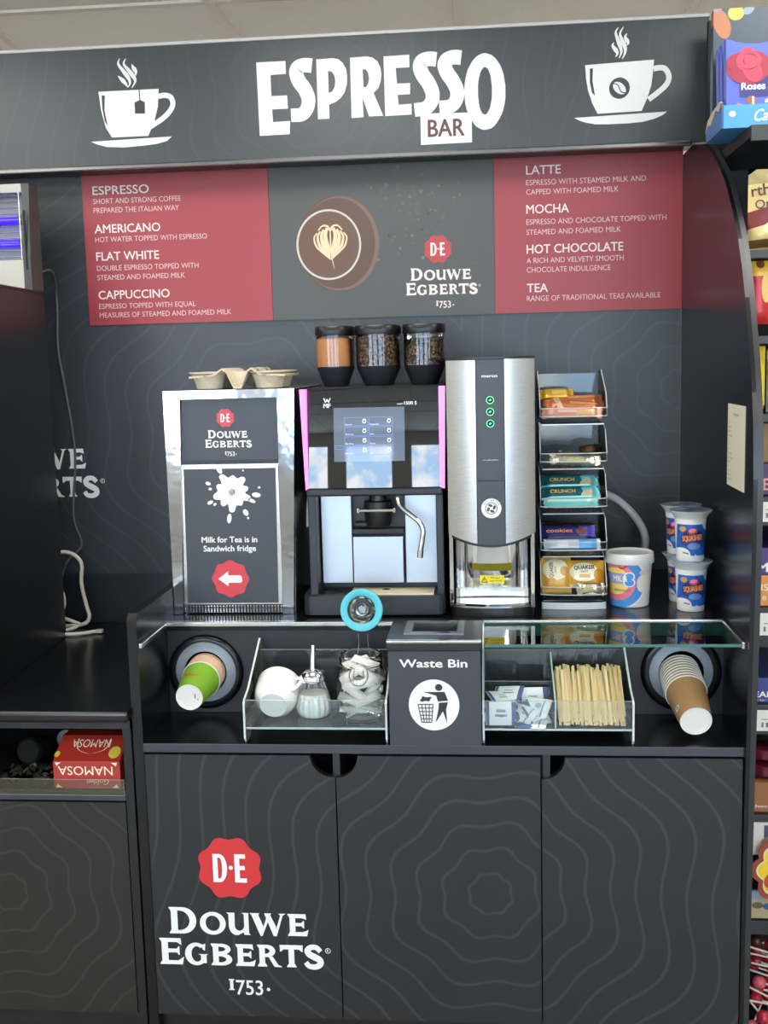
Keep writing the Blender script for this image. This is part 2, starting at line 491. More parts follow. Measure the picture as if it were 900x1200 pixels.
def logo(bm, ox, oz, S, fn0, m=0, mred=1, mseal=None, with_seal=True, reg=True):
    """two lines of wedge-serif capitals, a year below, a red wax seal with two initials above; S = length of the lower line"""
    lay = [0]
    def fn(u, v):
        q = fn0(u, v); return (q[0], q[1] - lay[0] * 1.5e-5, q[2])
    def put(loops, mm=m):
        lay[0] = (lay[0] + 1) % 23
        decal(bm, [[(ox + S * p[0], oz + S * p[1]) for p in l] for l in loops], fn, mm)
    rows = [('E', 0, .139, 0, .169), ('G', .156, .290, 0, .140), ('B', .316, .446, 0, .140), ('E', .467, .580, 0, .140), ('R', .600, .735, 0, .140), ('T', .740, .877, 0, .140),
            ('D', .068, .236, .2, .169), ('O', .257, .416, .2, .140), ('U', .422, .560, .2, .140), ('W', .568, .779, .2, .140), ('E', .792, .908, .2, .140)]
    for ch, a, b, z, h in rows:
        for loops in glyph(ch, a, b, z, h): put(loops)
    sp = [(.985, .104), (.962, .128), (.930, .130), (.908, .112), (.915, .088), (.945, .070), (.978, .050), (.982, .024), (.955, .006), (.915, .010), (.895, .034)]
    ribbon(bm, [(ox + S * a, oz + S * b) for a, b in sp], .030 * S, fn, m, .030 * S, .042 * S)
    text(bm, 'I', ox + .425 * S, oz - .155 * S, .020 * S, .065 * S, fn, .02, m)
    put([rect(.418, .452, -.158, -.150)]); put([rect(.418, .452, -.094, -.086)])
    text(bm, '753', ox + .462 * S, oz - .185 * S, .165 * S, .094 * S, fn, .012, m)
    put([ell(.660, -.148, .011, .011, 14)])
    if reg:
        put([ell(1.03, .11, .017, .017, 18), ell(1.03, .11, .0135, .0135, 18)])
        text(bm, 'R', ox + 1.0235 * S, oz + .1015 * S, .013 * S, .017 * S, fn, 0, m)
    if with_seal:
        f2 = lambda u, v: fn(u, v)
        decal(bm, seal(ox + .456 * S, oz + .623 * S, .200 * S), fn, mred)
        fs = mseal if mseal else fn
        def put2(loops):
            decal(bm, [[(ox + S * p[0], oz + S * p[1]) for p in l] for l in loops], fs, m)
        a, b, z0, z1, k = .354, .440, .533, .711, .030
        zc, rz = (z0 + z1) / 2, (z1 - z0) / 2
        outer = [(a, z0)] + [(a + .040 + (b - a - .040) * math.cos(t), zc + rz * math.sin(t)) for t in (-PI / 2 + PI * i / 14 for i in range(15))] + [(a, z1)]
        inner = [(a + k, z0 + k * .8)] + [(a + .042 + (b - a - .042 - k) * math.cos(t), zc + (rz - k * .8) * math.sin(t)) for t in (-PI / 2 + PI * i / 14 for i in range(15))] + [(a + k, z1 - k * .8)]
        put2([outer, inner])
        put2([ell(.463, .625, .013, .013, 14)])
        e0, e1 = .486, .558
        put2([rect(e0, e0 + k, z0, z1)]); put2([rect(e0 + k, e1, z0, z0 + .027)]); put2([rect(e0 + k, e1 - .006, z1 - .027, z1)]); put2([rect(e0 + k, e1 - .010, .612, .638)])

def lift(fn, d): return lambda u, v: tuple(Vector(fn(u, v)) + Vector((0, -d, 0)))

TR = {
    'E1': [(-0.438,2.184),(-0.366,2.184),(-0.366,2.154),(-0.404,2.153),(-0.404,2.104),(-0.365,2.104),(-0.364,2.073),(-0.403,2.073),(-0.402,2.043),(-0.36,2.044),(-0.362,2.013),(-0.436,2.012)],
    'S1': [(-0.302,2.17),(-0.319,2.172),(-0.335,2.168),(-0.341,2.156),(-0.335,2.136),(-0.321,2.116),(-0.313,2.093),(-0.317,2.072),(-0.331,2.058),(-0.357,2.057)],
    'P': [(-0.291,2.184),(-0.251,2.185),(-0.237,2.182),(-0.227,2.173),(-0.219,2.159),(-0.217,2.142),(-0.218,2.124),(-0.224,2.105),(-0.234,2.092),(-0.247,2.083),(-0.263,2.078),(-0.263,2.045),(-0.291,2.045)],
    'Ph': [(-0.263,2.156),(-0.254,2.154),(-0.248,2.145),(-0.246,2.132),(-0.248,2.119),(-0.254,2.108),(-0.263,2.105)],
    'R': [(-0.209,2.184),(-0.169,2.185),(-0.155,2.182),(-0.143,2.173),(-0.136,2.158),(-0.134,2.142),(-0.136,2.127),(-0.142,2.111),(-0.154,2.1),(-0.132,2.046),(-0.166,2.046),(-0.181,2.09),(-0.18,2.045),(-0.209,2.044)],
    'Rh': [(-0.179,2.156),(-0.171,2.155),(-0.166,2.147),(-0.164,2.135),(-0.166,2.123),(-0.171,2.115),(-0.178,2.114)],
    'E2': [(-0.128,2.183),(-0.066,2.184),(-0.066,2.155),(-0.099,2.155),(-0.097,2.119),(-0.065,2.119),(-0.066,2.093),(-0.096,2.093),(-0.094,2.07),(-0.063,2.071),(-0.063,2.046),(-0.127,2.045)],
    'S2': [(-0.001,2.17),(-0.018,2.172),(-0.035,2.168),(-0.041,2.155),(-0.035,2.137),(-0.021,2.116),(-0.012,2.093),(-0.015,2.073),(-0.03,2.059),(-0.056,2.056)],
    'S3': [(0.058,2.171),(0.041,2.173),(0.024,2.168),(0.018,2.156),(0.024,2.138),(0.038,2.117),(0.047,2.095),(0.044,2.074),(0.03,2.061),(0.004,2.059)],
    'O': [(0.162,2.089),(0.162,2.075),(0.16,2.062),(0.157,2.049),(0.153,2.038),(0.147,2.027),(0.141,2.018),(0.135,2.011),(0.128,2.006),(0.12,2.004),(0.112,2.003),(0.105,2.004),(0.097,2.008),(0.09,2.013),(0.084,2.021),(0.078,2.03),(0.073,2.041),(0.069,2.053),(0.066,2.066),(0.065,2.08),(0.064,2.093),(0.065,2.107),(0.067,2.121),(0.07,2.133),(0.074,2.145),(0.08,2.155),(0.086,2.164),(0.092,2.17),(0.099,2.175),(0.107,2.178),(0.115,2.179),(0.122,2.177),(0.13,2.174),(0.137,2.168),(0.143,2.161),(0.149,2.152),(0.154,2.141),(0.158,2.129),(0.16,2.116),(0.162,2.103)],
    'Oh': [(0.13,2.092),(0.13,2.081),(0.129,2.071),(0.127,2.062),(0.125,2.053),(0.122,2.047),(0.119,2.042),(0.116,2.039),(0.113,2.038),(0.109,2.039),(0.106,2.042),(0.103,2.047),(0.101,2.054),(0.099,2.063),(0.098,2.072),(0.097,2.083),(0.097,2.093),(0.097,2.104),(0.098,2.114),(0.1,2.124),(0.102,2.132),(0.105,2.139),(0.108,2.143),(0.111,2.146),(0.114,2.147),(0.117,2.146),(0.121,2.143),(0.123,2.138),(0.126,2.131),(0.128,2.122),(0.129,2.113),(0.13,2.103)],
    'plaque': [(-0.042,2.047),(0.081,2.044),(0.081,1.975),(-0.042,1.974)],
    'rc_body': [(0.35,2.14),(0.51,2.145),(0.508,2.119),(0.504,2.087),(0.495,2.059),(0.482,2.03),(0.379,2.028),(0.367,2.052),(0.357,2.081),(0.352,2.11)],
    'rc_handle': [(0.509,2.124),(0.521,2.126),(0.534,2.124),(0.543,2.112),(0.544,2.098),(0.536,2.084),(0.519,2.07),(0.498,2.055)],
    'rc_slit': [(0.361,2.131),(0.368,2.132),(0.367,2.103),(0.373,2.069),(0.366,2.077),(0.361,2.1)],
    'rc_saucer': [(0.324,2.021),(0.541,2.026),(0.53,2.018),(0.512,2.011),(0.485,2.005),(0.452,2.003),(0.405,2.003),(0.375,2.004),(0.355,2.008),(0.339,2.013)],
    'rc_st1': [(0.427,2.221),(0.421,2.21),(0.426,2.194),(0.432,2.177),(0.434,2.164),(0.429,2.152)],
    'rc_st2': [(0.439,2.222),(0.431,2.207),(0.437,2.19),(0.443,2.174),(0.442,2.161),(0.436,2.15)],
    'rc_st3': [(0.447,2.207),(0.443,2.199),(0.447,2.191),(0.45,2.185),(0.447,2.18)],
    'rc_st0': [(0.417,2.188),(0.414,2.181),(0.421,2.171),(0.425,2.163),(0.421,2.155)],
    'rc_bean': [(0.43,2.084)],
    'lc_body': [(-0.835,2.134),(-0.683,2.134),(-0.687,2.092),(-0.698,2.057),(-0.715,2.024),(-0.807,2.024),(-0.821,2.047),(-0.831,2.09)],
    'lc_handle': [(-0.685,2.116),(-0.669,2.118),(-0.654,2.113),(-0.649,2.097),(-0.657,2.081),(-0.676,2.064),(-0.709,2.045)],
    'lc_slit': [(-0.827,2.125),(-0.819,2.124),(-0.822,2.09),(-0.816,2.051),(-0.823,2.064),(-0.827,2.093)],
    'lc_saucer': [(-0.861,2.016),(-0.656,2.02),(-0.668,2.01),(-0.694,2.004),(-0.73,2.001),(-0.779,1.999),(-0.822,2.002),(-0.846,2.009)],
    'lc_string': [(-0.732,2.135),(-0.731,2.108)],
    'lc_tag': [(-0.745,2.104),(-0.731,2.11),(-0.719,2.104),(-0.72,2.077),(-0.745,2.078)],
    'lc_st1': [(-0.777,2.21),(-0.781,2.197),(-0.77,2.181),(-0.758,2.164),(-0.754,2.151),(-0.76,2.141)],
    'lc_st2': [(-0.762,2.209),(-0.767,2.196),(-0.755,2.18),(-0.743,2.163),(-0.741,2.153),(-0.75,2.139)],
    'lc_st3': [(-0.783,2.169),(-0.776,2.162),(-0.766,2.151),(-0.76,2.141)],
    'lc_st4': [(-0.747,2.195),(-0.744,2.187),(-0.738,2.177),(-0.739,2.167)],
}
MENU_L = [
    ('ESPRESSO', -0.902, 1.904, 0.150, 1),
    ('SHORT AND STRONG COFFEE', -0.902, 1.881, 0.233, 0),
    ('PREPARED THE ITALIAN WAY', -0.902, 1.858, 0.227, 0),
    ('AMERICANO', -0.902, 1.807, 0.175, 1),
    ('HOT WATER TOPPED WITH ESPRESSO', -0.902, 1.784, 0.297, 0),
    ('FLAT WHITE', -0.902, 1.737, 0.168, 1),
    ('DOUBLE ESPRESSO TOPPED WITH', -0.902, 1.711, 0.271, 0),
    ('STEAMED AND FOAMED MILK', -0.902, 1.687, 0.234, 0),
    ('CAPPUCCINO', -0.902, 1.638, 0.191, 1),
    ('ESPRESSO TOPPED WITH EQUAL', -0.902, 1.613, 0.259, 0),
    ('MEASURES OF STEAMED AND FOAMED MILK', -0.902, 1.590, 0.352, 0),
]
MENU_R = [
    ('LATTE', 0.213, 1.911, 0.086, 1),
    ('ESPRESSO WITH STEAMED MILK AND', 0.213, 1.885, 0.295, 0),
    ('CAPPED WITH FOAMED MILK', 0.213, 1.862, 0.228, 0),
    ('MOCHA', 0.213, 1.816, 0.106, 1),
    ('ESPRESSO AND CHOCOLATE TOPPED WITH', 0.213, 1.789, 0.345, 0),
    ('STEAMED AND FOAMED MILK', 0.213, 1.764, 0.234, 0),
    ('HOT CHOCOLATE', 0.213, 1.718, 0.240, 1),
    ('A RICH AND VELVETY SMOOTH', 0.213, 1.694, 0.241, 0),
    ('CHOCOLATE INDULGENCE', 0.213, 1.671, 0.209, 0),
    ('TEA', 0.213, 1.622, 0.053, 1),
    ('RANGE OF TRADITIONAL TEAS AVAILABLE', 0.213, 1.600, 0.332, 0),
]
# ------------------------------------------------------------------ materials
WHITE = mat('print_white', (236, 236, 232), .5)
SIGNWHITE = mat('sign_white', (225, 225, 222), .5)
REDSEAL = mat('seal_red', (205, 48, 52), .45)
BLACK = mat('satin_black', (19, 19, 21), .35)
GLOSSBLK = mat('gloss_black_laminate', (13, 13, 15), .24, spec=.4)
DEEP = mat('matt_black', (10, 10, 11), .7)
CHAR = mat('charcoal_plastic', (38, 41, 46), .4)
CHARL = mat('charcoal_panel', (55, 59, 66), .4)
EDGE = mat('edge_band_black', (40, 42, 44), .34, spec=.5)
STEEL = mat('brushed_steel', (190, 192, 194), .27, 1.0, noise=.06, nscale=30)
STEELPALE = mat('satin_steel_pale', (182, 190, 198), .42, 1.0, noise=.03, nscale=25)
CHROME = mat('chrome', (225, 226, 228), .06, 1.0)
CHROMER = mat('worn_chrome', (205, 205, 200), .22, 1.0)
ACR = clear('acrylic_clear', (248, 251, 251), .03, .010)
ACRE = mat('acrylic_edge', (205, 214, 210), .2, spec=.8, coat=.5)
GLASS = clear('glass_clear', (225, 240, 236), .01, .0, ior=1.5)
GLASSE = mat('glass_edge_green', (60, 110, 100), .15, spec=.8)
PLAST = clear('clear_plastic', (242, 247, 248), .06, .03, gl=.45)
JARG = clear('jar_glass', (250, 252, 252), .02, .03, ior=1.4)

# ------------------------------------------------------------------ the room
floor_m = mat('grey_floor_tile', (150, 144, 134), .35, noise=.06, nscale=3)
wall_m = mat('cream_wall', (214, 210, 200), .8)
ceil_m, nt_, N_, L_ = node_mat('ceiling_tile')
b_ = N_['Principled BSDF']; b_.inputs['Roughness'].default_value = .9
tc_ = N_.new('ShaderNodeTexCoord'); nz_ = N_.new('ShaderNodeTexNoise'); nz_.inputs['Scale'].default_value = 90
L_.new(tc_.outputs['Object'], nz_.inputs['Vector'])
cr_ = N_.new('ShaderNodeMix'); cr_.data_type = 'RGBA'
cr_.inputs['A'].default_value = lin((226, 222, 215)); cr_.inputs['B'].default_value = lin((236, 232, 226))
L_.new(nz_.outputs['Fac'], cr_.inputs['Factor']); L_.new(cr_.outputs['Result'], b_.inputs['Base Color'])

bm = BM(); box(bm, -3.6, 3.4, -6.2, 3.6, -.1, 0); struct('floor', bm, floor_m)
bm = BM(); box(bm, -3.6, 3.4, -6.2, 3.6, 2.36, 2.42); ceiling = struct('ceiling', bm, ceil_m)
grid_m = mat('ceiling_grid', (196, 190, 180), .5)
bm = BM()
for k in range(-6, 6):
    x = .045 + .615 * k; box(bm, x - .012, x + .012, -6.2, 3.5, 2.354, 2.362)
for k in range(-8, 5):
    y = .74 + .615 * k + (.6 if k > 0 else 0); box(bm, -3.6, 3.4, y - .012, y + .012, 2.353, 2.361)
gp = part('grid', bm, grid_m, ceiling)
bm = BM(); box(bm, -3.6, 3.4, 3.5, 3.6, 0, 2.36); struct('wall_back', bm, wall_m)
bm = BM(); box(bm, -3.7, -3.6, -6.2, 3.6, 0, 2.36); struct('wall_left', bm, wall_m)
bm = BM(); box(bm, 3.4, 3.5, -6.2, 3.6, 0, 2.36); struct('wall_right', bm, wall_m)
bm = BM()
WX = [(-3.1, -1.9), (-1.5, -.3), (.1, 1.3), (1.7, 2.9)]
WZ0, WZ1 = .75, 2.1
box(bm, -3.6, 3.4, -6.2, -6.1, 0, WZ0); box(bm, -3.6, 3.4, -6.2, -6.1, WZ1, 2.36)
xs = [-3.6] + [v for p in WX for v in p] + [3.4]
for i in range(0, len(xs), 2): box(bm, xs[i], xs[i + 1], -6.2, -6.1, WZ0, WZ1)
struct('wall_front', bm, wall_m)
sky_m, nt_, N_, L_ = node_mat('daylight_sky')
N_.remove(N_['Principled BSDF'])
em_ = N_.new('ShaderNodeEmission'); em_.inputs[1].default_value = WINDOW_LIGHT
tc_ = N_.new('ShaderNodeTexCoord'); nz_ = N_.new('ShaderNodeTexNoise'); nz_.inputs['Scale'].default_value = 2.2; nz_.inputs['Detail'].default_value = 5
L_.new(tc_.outputs['Object'], nz_.inputs['Vector'])
rp_ = N_.new('ShaderNodeValToRGB')
rp_.color_ramp.elements[0].position = .42; rp_.color_ramp.elements[0].color = (.42, .66, .95, 1)
rp_.color_ramp.elements[1].position = .62; rp_.color_ramp.elements[1].color = (.95, .98, 1, 1)
L_.new(nz_.outputs['Fac'], rp_.inputs[0]); L_.new(rp_.outputs[0], em_.inputs[0]); L_.new(em_.outputs[0], N_['Material Output'].inputs[0])
frame_m = mat('window_frame_white', (225, 225, 222), .4)
for i, (a, b) in enumerate(WX):
    bm = BM(); box(bm, a, b, -6.18, -6.16, WZ0, WZ1); w = struct('window_%d' % (i + 1), bm, sky_m)
    bm = BM()
    for q in ((a, a + .04, WZ0, WZ1), (b - .04, b, WZ0, WZ1), (a + .04, b - .04, WZ0, WZ0 + .05), (a + .04, b - .04, WZ1 - .04, WZ1)):
        box(bm, q[0], q[1], -6.15, -6.09, q[2], q[3])
    part('frame', bm, frame_m, w)

lamp_m, nt_, N_, L_ = node_mat('lit_diffuser')
N_.remove(N_['Principled BSDF'])
em_ = N_.new('ShaderNodeEmission'); em_.inputs[0].default_value = (1, .97, .92, 1); em_.inputs[1].default_value = CEILING_LIGHT
L_.new(em_.outputs[0], N_['Material Output'].inputs[0])
li = 0
for ky in (-2, -5, -8, 1, 3):  # unseen lights; the rows behind the sign are added to brighten the ceiling
    for kx in ((-4, -3, -2, -1, 0, 1, 2, 3) if ky == 1 else (-3, -1, 1, 3) if ky in (-2, 3) else (-5, -4, 1, 3)):
        x0 = .045 + .615 * kx; y0 = .74 + .615 * ky + (.6 if ky > 0 else 0)
        t = thing('unseen_ceiling_light', 'unseen square light box set under the tiled ceiling to brighten it', 'ceiling light', (x0 + .3, y0 + .3, 2.285), group='light panels of the shop ceiling')
        bm = BM(); box(bm, x0 + .03, x0 + .585, y0 + .03, y0 + .585, 2.285, 2.345, 0, .008); part('diffuser', bm, lamp_m, t)  # box hung below the tiles so its glowing sides brighten the ceiling
        bm = BM()
        for q in ((x0, x0 + .03, y0, y0 + .615), (x0 + .585, x0 + .615, y0, y0 + .615), (x0 + .03, x0 + .585, y0, y0 + .03), (x0 + .03, x0 + .585, y0 + .585, y0 + .615)):
            box(bm, q[0], q[1], q[2], q[3], 2.34, 2.36)
        part('frame', bm, frame_m, t)

# ------------------------------------------------------------------ the printed back board of the bar (structure)
WAVEWALL = wave_mat('wave_print_wall', [(-.50, 1.29, .4), (.60, 1.37, 1.2)], (50, 55, 59), (61, 66, 70), .060, .0065, rough=.38, r0=.05)
WAVEFASC = wave_mat('wave_print_fascia', [(.0, .167, .4), (1.15, .10, 1.2)], (54, 60, 62), (59, 65, 67), .056, .006, rough=.4)
WAVEDOOR = wave_mat('wave_print_door', [(.104, .388, .6)], (31, 32, 35), (50, 51, 54), .0525, .0062, rough=.36, r0=.043)
WAVELEFT = wave_mat('wave_print_cupboard', [(.194, .372, .6)], (31, 31, 29), (48, 48, 44), .0495, .0055, rough=.36, r0=.04)
NAVY = mat('plain_dark_laminate', (30, 33, 40), .35)
bm = BM(); box(bm, -2.2, .598, .767, .785, .905, 2.24); board = struct('wall_panel', bm, WAVEWALL)
bm = BM(); box(bm, -2.2, .598, .767, .785, 0, .905); struct('wall_panel_lower', bm, NAVY)
bm = BM(); logo(bm, -1.314, 1.117, .380, onY(.7655), 0, 1, onY(.765)); part('lettering', bm, [WHITE, REDSEAL], board)

# ------------------------------------------------------------------ espresso counter
ct = thing('espresso_counter', 'black self-service coffee counter with three wave-patterned cupboard doors', 'counter', (0, .38, 0))
bm = BM()
prism(bm, [(0, 0), (0, .955), (.012, .968), (.766, .968), (.766, 0)], 'X', -.618, -.598); part('side_panel', bm, GLOSSBLK, ct)
CURVE = [(.0, .0), (-.004, .40), (-.014, .70), (-.020, .85), (-.025, .95), (-.028, 1.05), (-.030, 1.14), (-.030, 1.225), (-.020, 1.325), (-.006, 1.385), (.014, 1.447), (.040, 1.506), (.064, 1.562), (.092, 1.615),
         (.133, 1.677), (.191, 1.740), (.255, 1.798), (.310, 1.835), (.415, 1.891), (.50, 1.922), (.63, 1.944), (.766, 1.944), (.766, 0)]
bm = BM(); prism(bm, CURVE, 'X', .598, .606, 0, 0); part('side_panel', bm, GLOSSBLK, ct)
# the rounded black edge band that follows the curved panel's front edge
bm = BM(); prism(bm, [(y, z) for y, z in CURVE], 'X', .606, .6165, 0, 0)
part('edge_band', bm, EDGE, ct, smooth=True, angle=30)
bm = BM(); box(bm, -.598, .598, .203, .766, .885, .905); part('worktop', bm, mat('worktop_black', (14, 14, 16), .22, spec=.4), ct)
bm = BM(); prism(bm, [rect(-.5975, .5975, .7005, .8845), ell(-.513, .793, .052, .052, 40), ell(.510, .793, .052, .052, 40)], 'Y', .203, .221); part('niche_back', bm, NAVY, ct)
bm = BM(); box(bm, -.598, .598, -.002, .203, .681, .70, 0, .0015); [setattr(f, 'material_index', 1) for f in bm.faces if f.calc_center_median().z > .6995]; part('niche_shelf', bm, [CHARL, GLOSSBLK], ct)
bm = BM(); box(bm, -.598, .598, .03, .05, 0, .104); part('plinth', bm, BLACK, ct)
bm = BM()
box(bm, -.598, .598, .15, .76, .104, .681)
for x in (-.598, -.2105, .205, .588): box(bm, x, x + .0135, .021, .15, .104, .681)
part('carcass', bm, DEEP, ct)
for x in (-.2105, .211):
    bm = BM(); box(bm, x, x + .014, .012, .021, .6, .681); part('divider', bm, CHAR, ct)

def notch(cx, side, z1, rx, rz):
    """quarter round cut from a door's top corner"""
    if side > 0: return [(cx, z1 - rz)] + [(cx - rx * math.sin(a), z1 - rz * math.cos(a)) for a in (PI / 2 * i / 8 for i in range(1, 9))]
    return [(cx + rx * math.cos(a), z1 - rz * math.sin(a)) for a in (PI / 2 * i / 8 for i in range(0, 8))] + [(cx, z1 - rz)]
ZT, ZB = .676, .107
edge_door = CHAR
d1 = [(-.5965, ZB), (-.2055, ZB)] + notch(-.2055, 1, ZT, .050, .046) + [(-.5965, ZT)]
d2 = [(-.2025, ZB), (.2050, ZB), (.2050, ZT)] + notch(-.2025, -1, ZT, .044, .046)
d3 = [(.2080, ZB), (.5960, ZB), (.5960, ZT)] + notch(.2080, -1, ZT, .046, .046)
for i, dl in enumerate((d1, d2, d3)):
    bm = BM(); prism(bm, dl, 'Y', 0, .018)
    d = part('door', bm, [WAVEDOOR], ct)
    if i == 0:
        d['label'] = 'door with a red seal and white two-line lettering'
        bm = BM(); logo(bm, -.587, .2195, .345, onY(-.0008), 0, 1, onY(-.0016)); part('lettering', bm, [WHITE, REDSEAL], d)
bm = BM(); box(bm, -.590, -.094, .186, .2035, .897, .907, 0, .002)
box(bm, -.5975, -.590, .002, .2035, .897, .907, 0, .002)
part('shelf_rail', bm, CHROMER, ct)
bm = BM(); box(bm, .094, .590, .189, .2035, .893, .9085, 0, .002)
box(bm, .590, .5975, -.001, .2035, .895, .909, 0, .002); box(bm, .0932, .0975, .004, .2035, .895, .909, 0, .001)
part('shelf_rail', bm, CHROMER, ct)

gs = thing('glass_shelf', 'clear glass sneeze shelf over the stirrer tray and kraft cups', 'glass shelf', (.34, .1, .898))
bm = BM(); sheet(bm, .0978, .5895, .001, .1885, .899, .905); part('pane', bm, [GLASS, GLASSE], gs)

# ------------------------------------------------------------------ fascia sign
fs = thing('fascia_sign', 'long dark overhead sign with white ESPRESSO BAR lettering and two cups', 'sign', (-.3, .71, 1.953))
bm = BM(); box(bm, -2.2, .636, .655, .766, 1.953, 2.238, 0, .002); part('board', bm, WAVEFASC, fs)
bm = BM(); box(bm, -2.2, .598, .648, .660, 1.946, 1.958, 0, .003); part('bottom_trim', bm, mat('trim_aluminium', (120, 118, 116), .25, 1.0), fs)
bm = BM(); box(bm, -2.2, .636, .650, .662, 2.234, 2.242, 0, .002); part('top_trim', bm, mat('trim_pale', (190, 188, 184), .4), fs)
FY = onY(.6542); FY2 = onY(.6534); FY3 = onY(.6528)
bm = BM()
for k, h in (('E1', None), ('P', 'Ph'), ('R', 'Rh'), ('E2', None), ('O', 'Oh')):
    decal(bm, [TR[k]] + ([TR[h]] if h else []), FY)
for i, k in enumerate(('S1', 'S2', 'S3')): ribbon(bm, TR[k], .0335, onY(.6541 - .0001 * i), 0, .0315, .0345, sub=10)
part('lettering', bm, SIGNWHITE, fs)
bm = BM(); decal(bm, TR['plaque'], FY2); pq = part('plaque', bm, SIGNWHITE, fs)
bm = BM(); text(bm, 'BAR', -.025, 1.992, .089, .0405, FY3, .022); part('lettering', bm, mat('plaque_brown', (88, 52, 52), .5), pq)
SIGNDARK = mat('sign_dark', (44, 48, 50), .4)
def trace_cup(p, hw, steam, sw):
    bm = BM(); decal(bm, TR[p + '_body'], FY); decal(bm, TR[p + '_saucer'], onY(.6541))
    ribbon(bm, TR[p + '_handle'], hw, onY(.6540))
    for i, k in enumerate(steam): ribbon(bm, TR[p + k], .0015, onY(.6541 - .00006 * i), 0, .0015, sw)
    return bm
bm = trace_cup('lc', .0125, ('_st1', '_st2', '_st3', '_st4'), .011); g = part('cup_emblem', bm, SIGNWHITE, fs)
bm = BM(); ribbon(bm, TR['lc_string'], .0025, FY2); decal(bm, TR['lc_tag'], onY(.6532)); part('tea_tag', bm, SIGNDARK, g)
bm = BM(); decal(bm, TR['lc_slit'], FY2); part('cup_shine', bm, SIGNDARK, g)
bm = trace_cup('rc', .0125, ('_st0', '_st1', '_st2', '_st3'), .010); g = part('cup_emblem', bm, SIGNWHITE, fs)
bx, bz = TR['rc_bean'][0]
bm = BM(); decal(bm, TR['rc_slit'], FY2); part('cup_shine', bm, SIGNDARK, g)
bm = BM(); decal(bm, ell(bx, bz, .0242, .0242, 36), FY2); part('emblem_disc', bm, SIGNDARK, g)
bm = BM()
be = ell(bx, bz, .0175, .0115, 32, math.radians(-42))
decal(bm, be, FY3); part('coffee_bean', bm, SIGNWHITE, g)
bm = BM(); ca, sa = math.cos(math.radians(-42)), math.sin(math.radians(-42))
cv = [(-.0175, -.001), (-.008, .0025), (.001, -.001), (.009, -.0035), (.0175, 0)]
ribbon(bm, [(bx + a * ca - b * sa, bz + a * sa + b * ca) for a, b in cv], .0022, onY(.6522)); part('bean_crease', bm, SIGNDARK, g)

# ------------------------------------------------------------------ menu boards
RED = mat('menu_red', (158, 54, 60), .42)
MENUGREY = mat('menu_grey', (72, 74, 71), .42, noise=.05, nscale=5)
MTEXT = mat('menu_text', (236, 222, 216), .5)
MSMALL = mat('menu_small_text', (222, 190, 186), .5)
for nm, x0, x1, lines, lab in (('L', -.930, -.4405, MENU_L, 'red menu board listing espresso, americano, flat white and cappuccino'), ('R', .133, .5975, MENU_R, 'red menu board listing latte, mocha, hot chocolate and tea')):
    t = thing('menu_board', lab, 'menu board', ((x0 + x1) / 2, .763, 1.571))
    bm = BM(); box(bm, x0, x1, .7605, .7668, 1.571, 1.9535); part('panel', bm, RED, t)
    bm = BM()
    for s, x, z, w, k in lines: text(bm, s, x, z, w, .0215 if k else .0128, onY(.760), .013 if k else 0.0, 0 if k else 1)
    part('lettering', bm, [MTEXT, MSMALL], t)
t = thing('menu_board', 'grey menu board with a latte seen from above and a red seal', 'menu board', (-.153, .763, 1.57))
bm = BM(); box(bm, -.4395, .132, .7605, .7668, 1.5705, 1.9535); part('panel', bm, MENUGREY, t)
lx, lz = -.272, 1.757
bm = BM(); y0 = .7600
Y = lambda k: onY(.7600 - .0003 * k)
decal(bm, ell(lx + .008, lz + .002, .104, .121, 48), Y(0), 0)
decal(bm, [ell(lx + .012, lz + .002, .101, .118, 48), ell(lx + .006, lz + .002, .096, .113, 48)], Y(1), 1)
decal(bm, ell(lx - .017, lz, .0835, .0885, 48), Y(2), 2)
decal(bm, ell(lx - .017, lz, .0785, .0835, 48), Y(3), 3)
decal(bm, ell(lx - .021, lz + .002, .070, .075, 48), Y(4), 4)
cup_img = part('latte_picture', bm, [mat('saucer_brown', (92, 66, 56), .5, noise=.15, nscale=8), mat('saucer_rim', (120, 96, 78), .5), mat('cup_rim_white', (206, 198, 184), .5), mat('cup_inner', (98, 76, 62), .5), mat('coffee_brown', (104, 72, 54), .5, noise=.12, nscale=14)], t)
bm = BM()
hx, hz = lx - .012, lz + .006
fn = Y(5)
for s in (-1, 1):
    for k, (dx, wd) in enumerate(((.009, .012), (.019, .010), (.029, .007), (.038, .005))):
        top = .036 - .004 * k
        fn = onY(.7584 - .00004 * k - (.00002 if s > 0 else 0)); ribbon(bm, [(hx + s * dx * .9, hz + top), (hx + s * (dx + .004), hz + top * .45), (hx + s * (dx * .95), hz - .010), (hx + s * dx * .5, hz - .028), (hx + s * .001, hz - .044)], wd * .6, fn, 0, .001, wd)
fn = onY(.7581); ribbon(bm, [(hx - .031, hz + .030), (hx - .020, hz + .041), (hx - .007, hz + .040), (hx, hz + .030), (hx + .007, hz + .040), (hx + .020, hz + .041), (hx + .031, hz + .030)], .003, fn, 0, .003, .006)
fn = onY(.7580); ribbon(bm, [(hx, hz + .030), (hx, hz), (hx + .001, hz - .03), (hx + .008, hz - .066)], .003, fn, 0, .001, .004)
part('latte_art', bm, mat('milk_foam', (226, 204, 168), .5), cup_img)
bm = BM(); rr = random.Random(4)
for i in range(90):
    a, b = rr.gauss(-.08, .055), rr.gauss(1.82, .06)
    if not (-.21 < a < .05 and 1.70 < b < 1.945): continue
    s = rr.uniform(.0016, .0042)
    decal(bm, ell(a, b, s * 1.3, s, 8, rr.uniform(0, 3)), Y(1), rr.choice((0, 0, 1)))
for a in (.0, .03, .06): decal(bm, rect(.035 + a, .035 + a + .028, 1.716 - a * .6, 1.717 - a * .6), Y(1), 0)
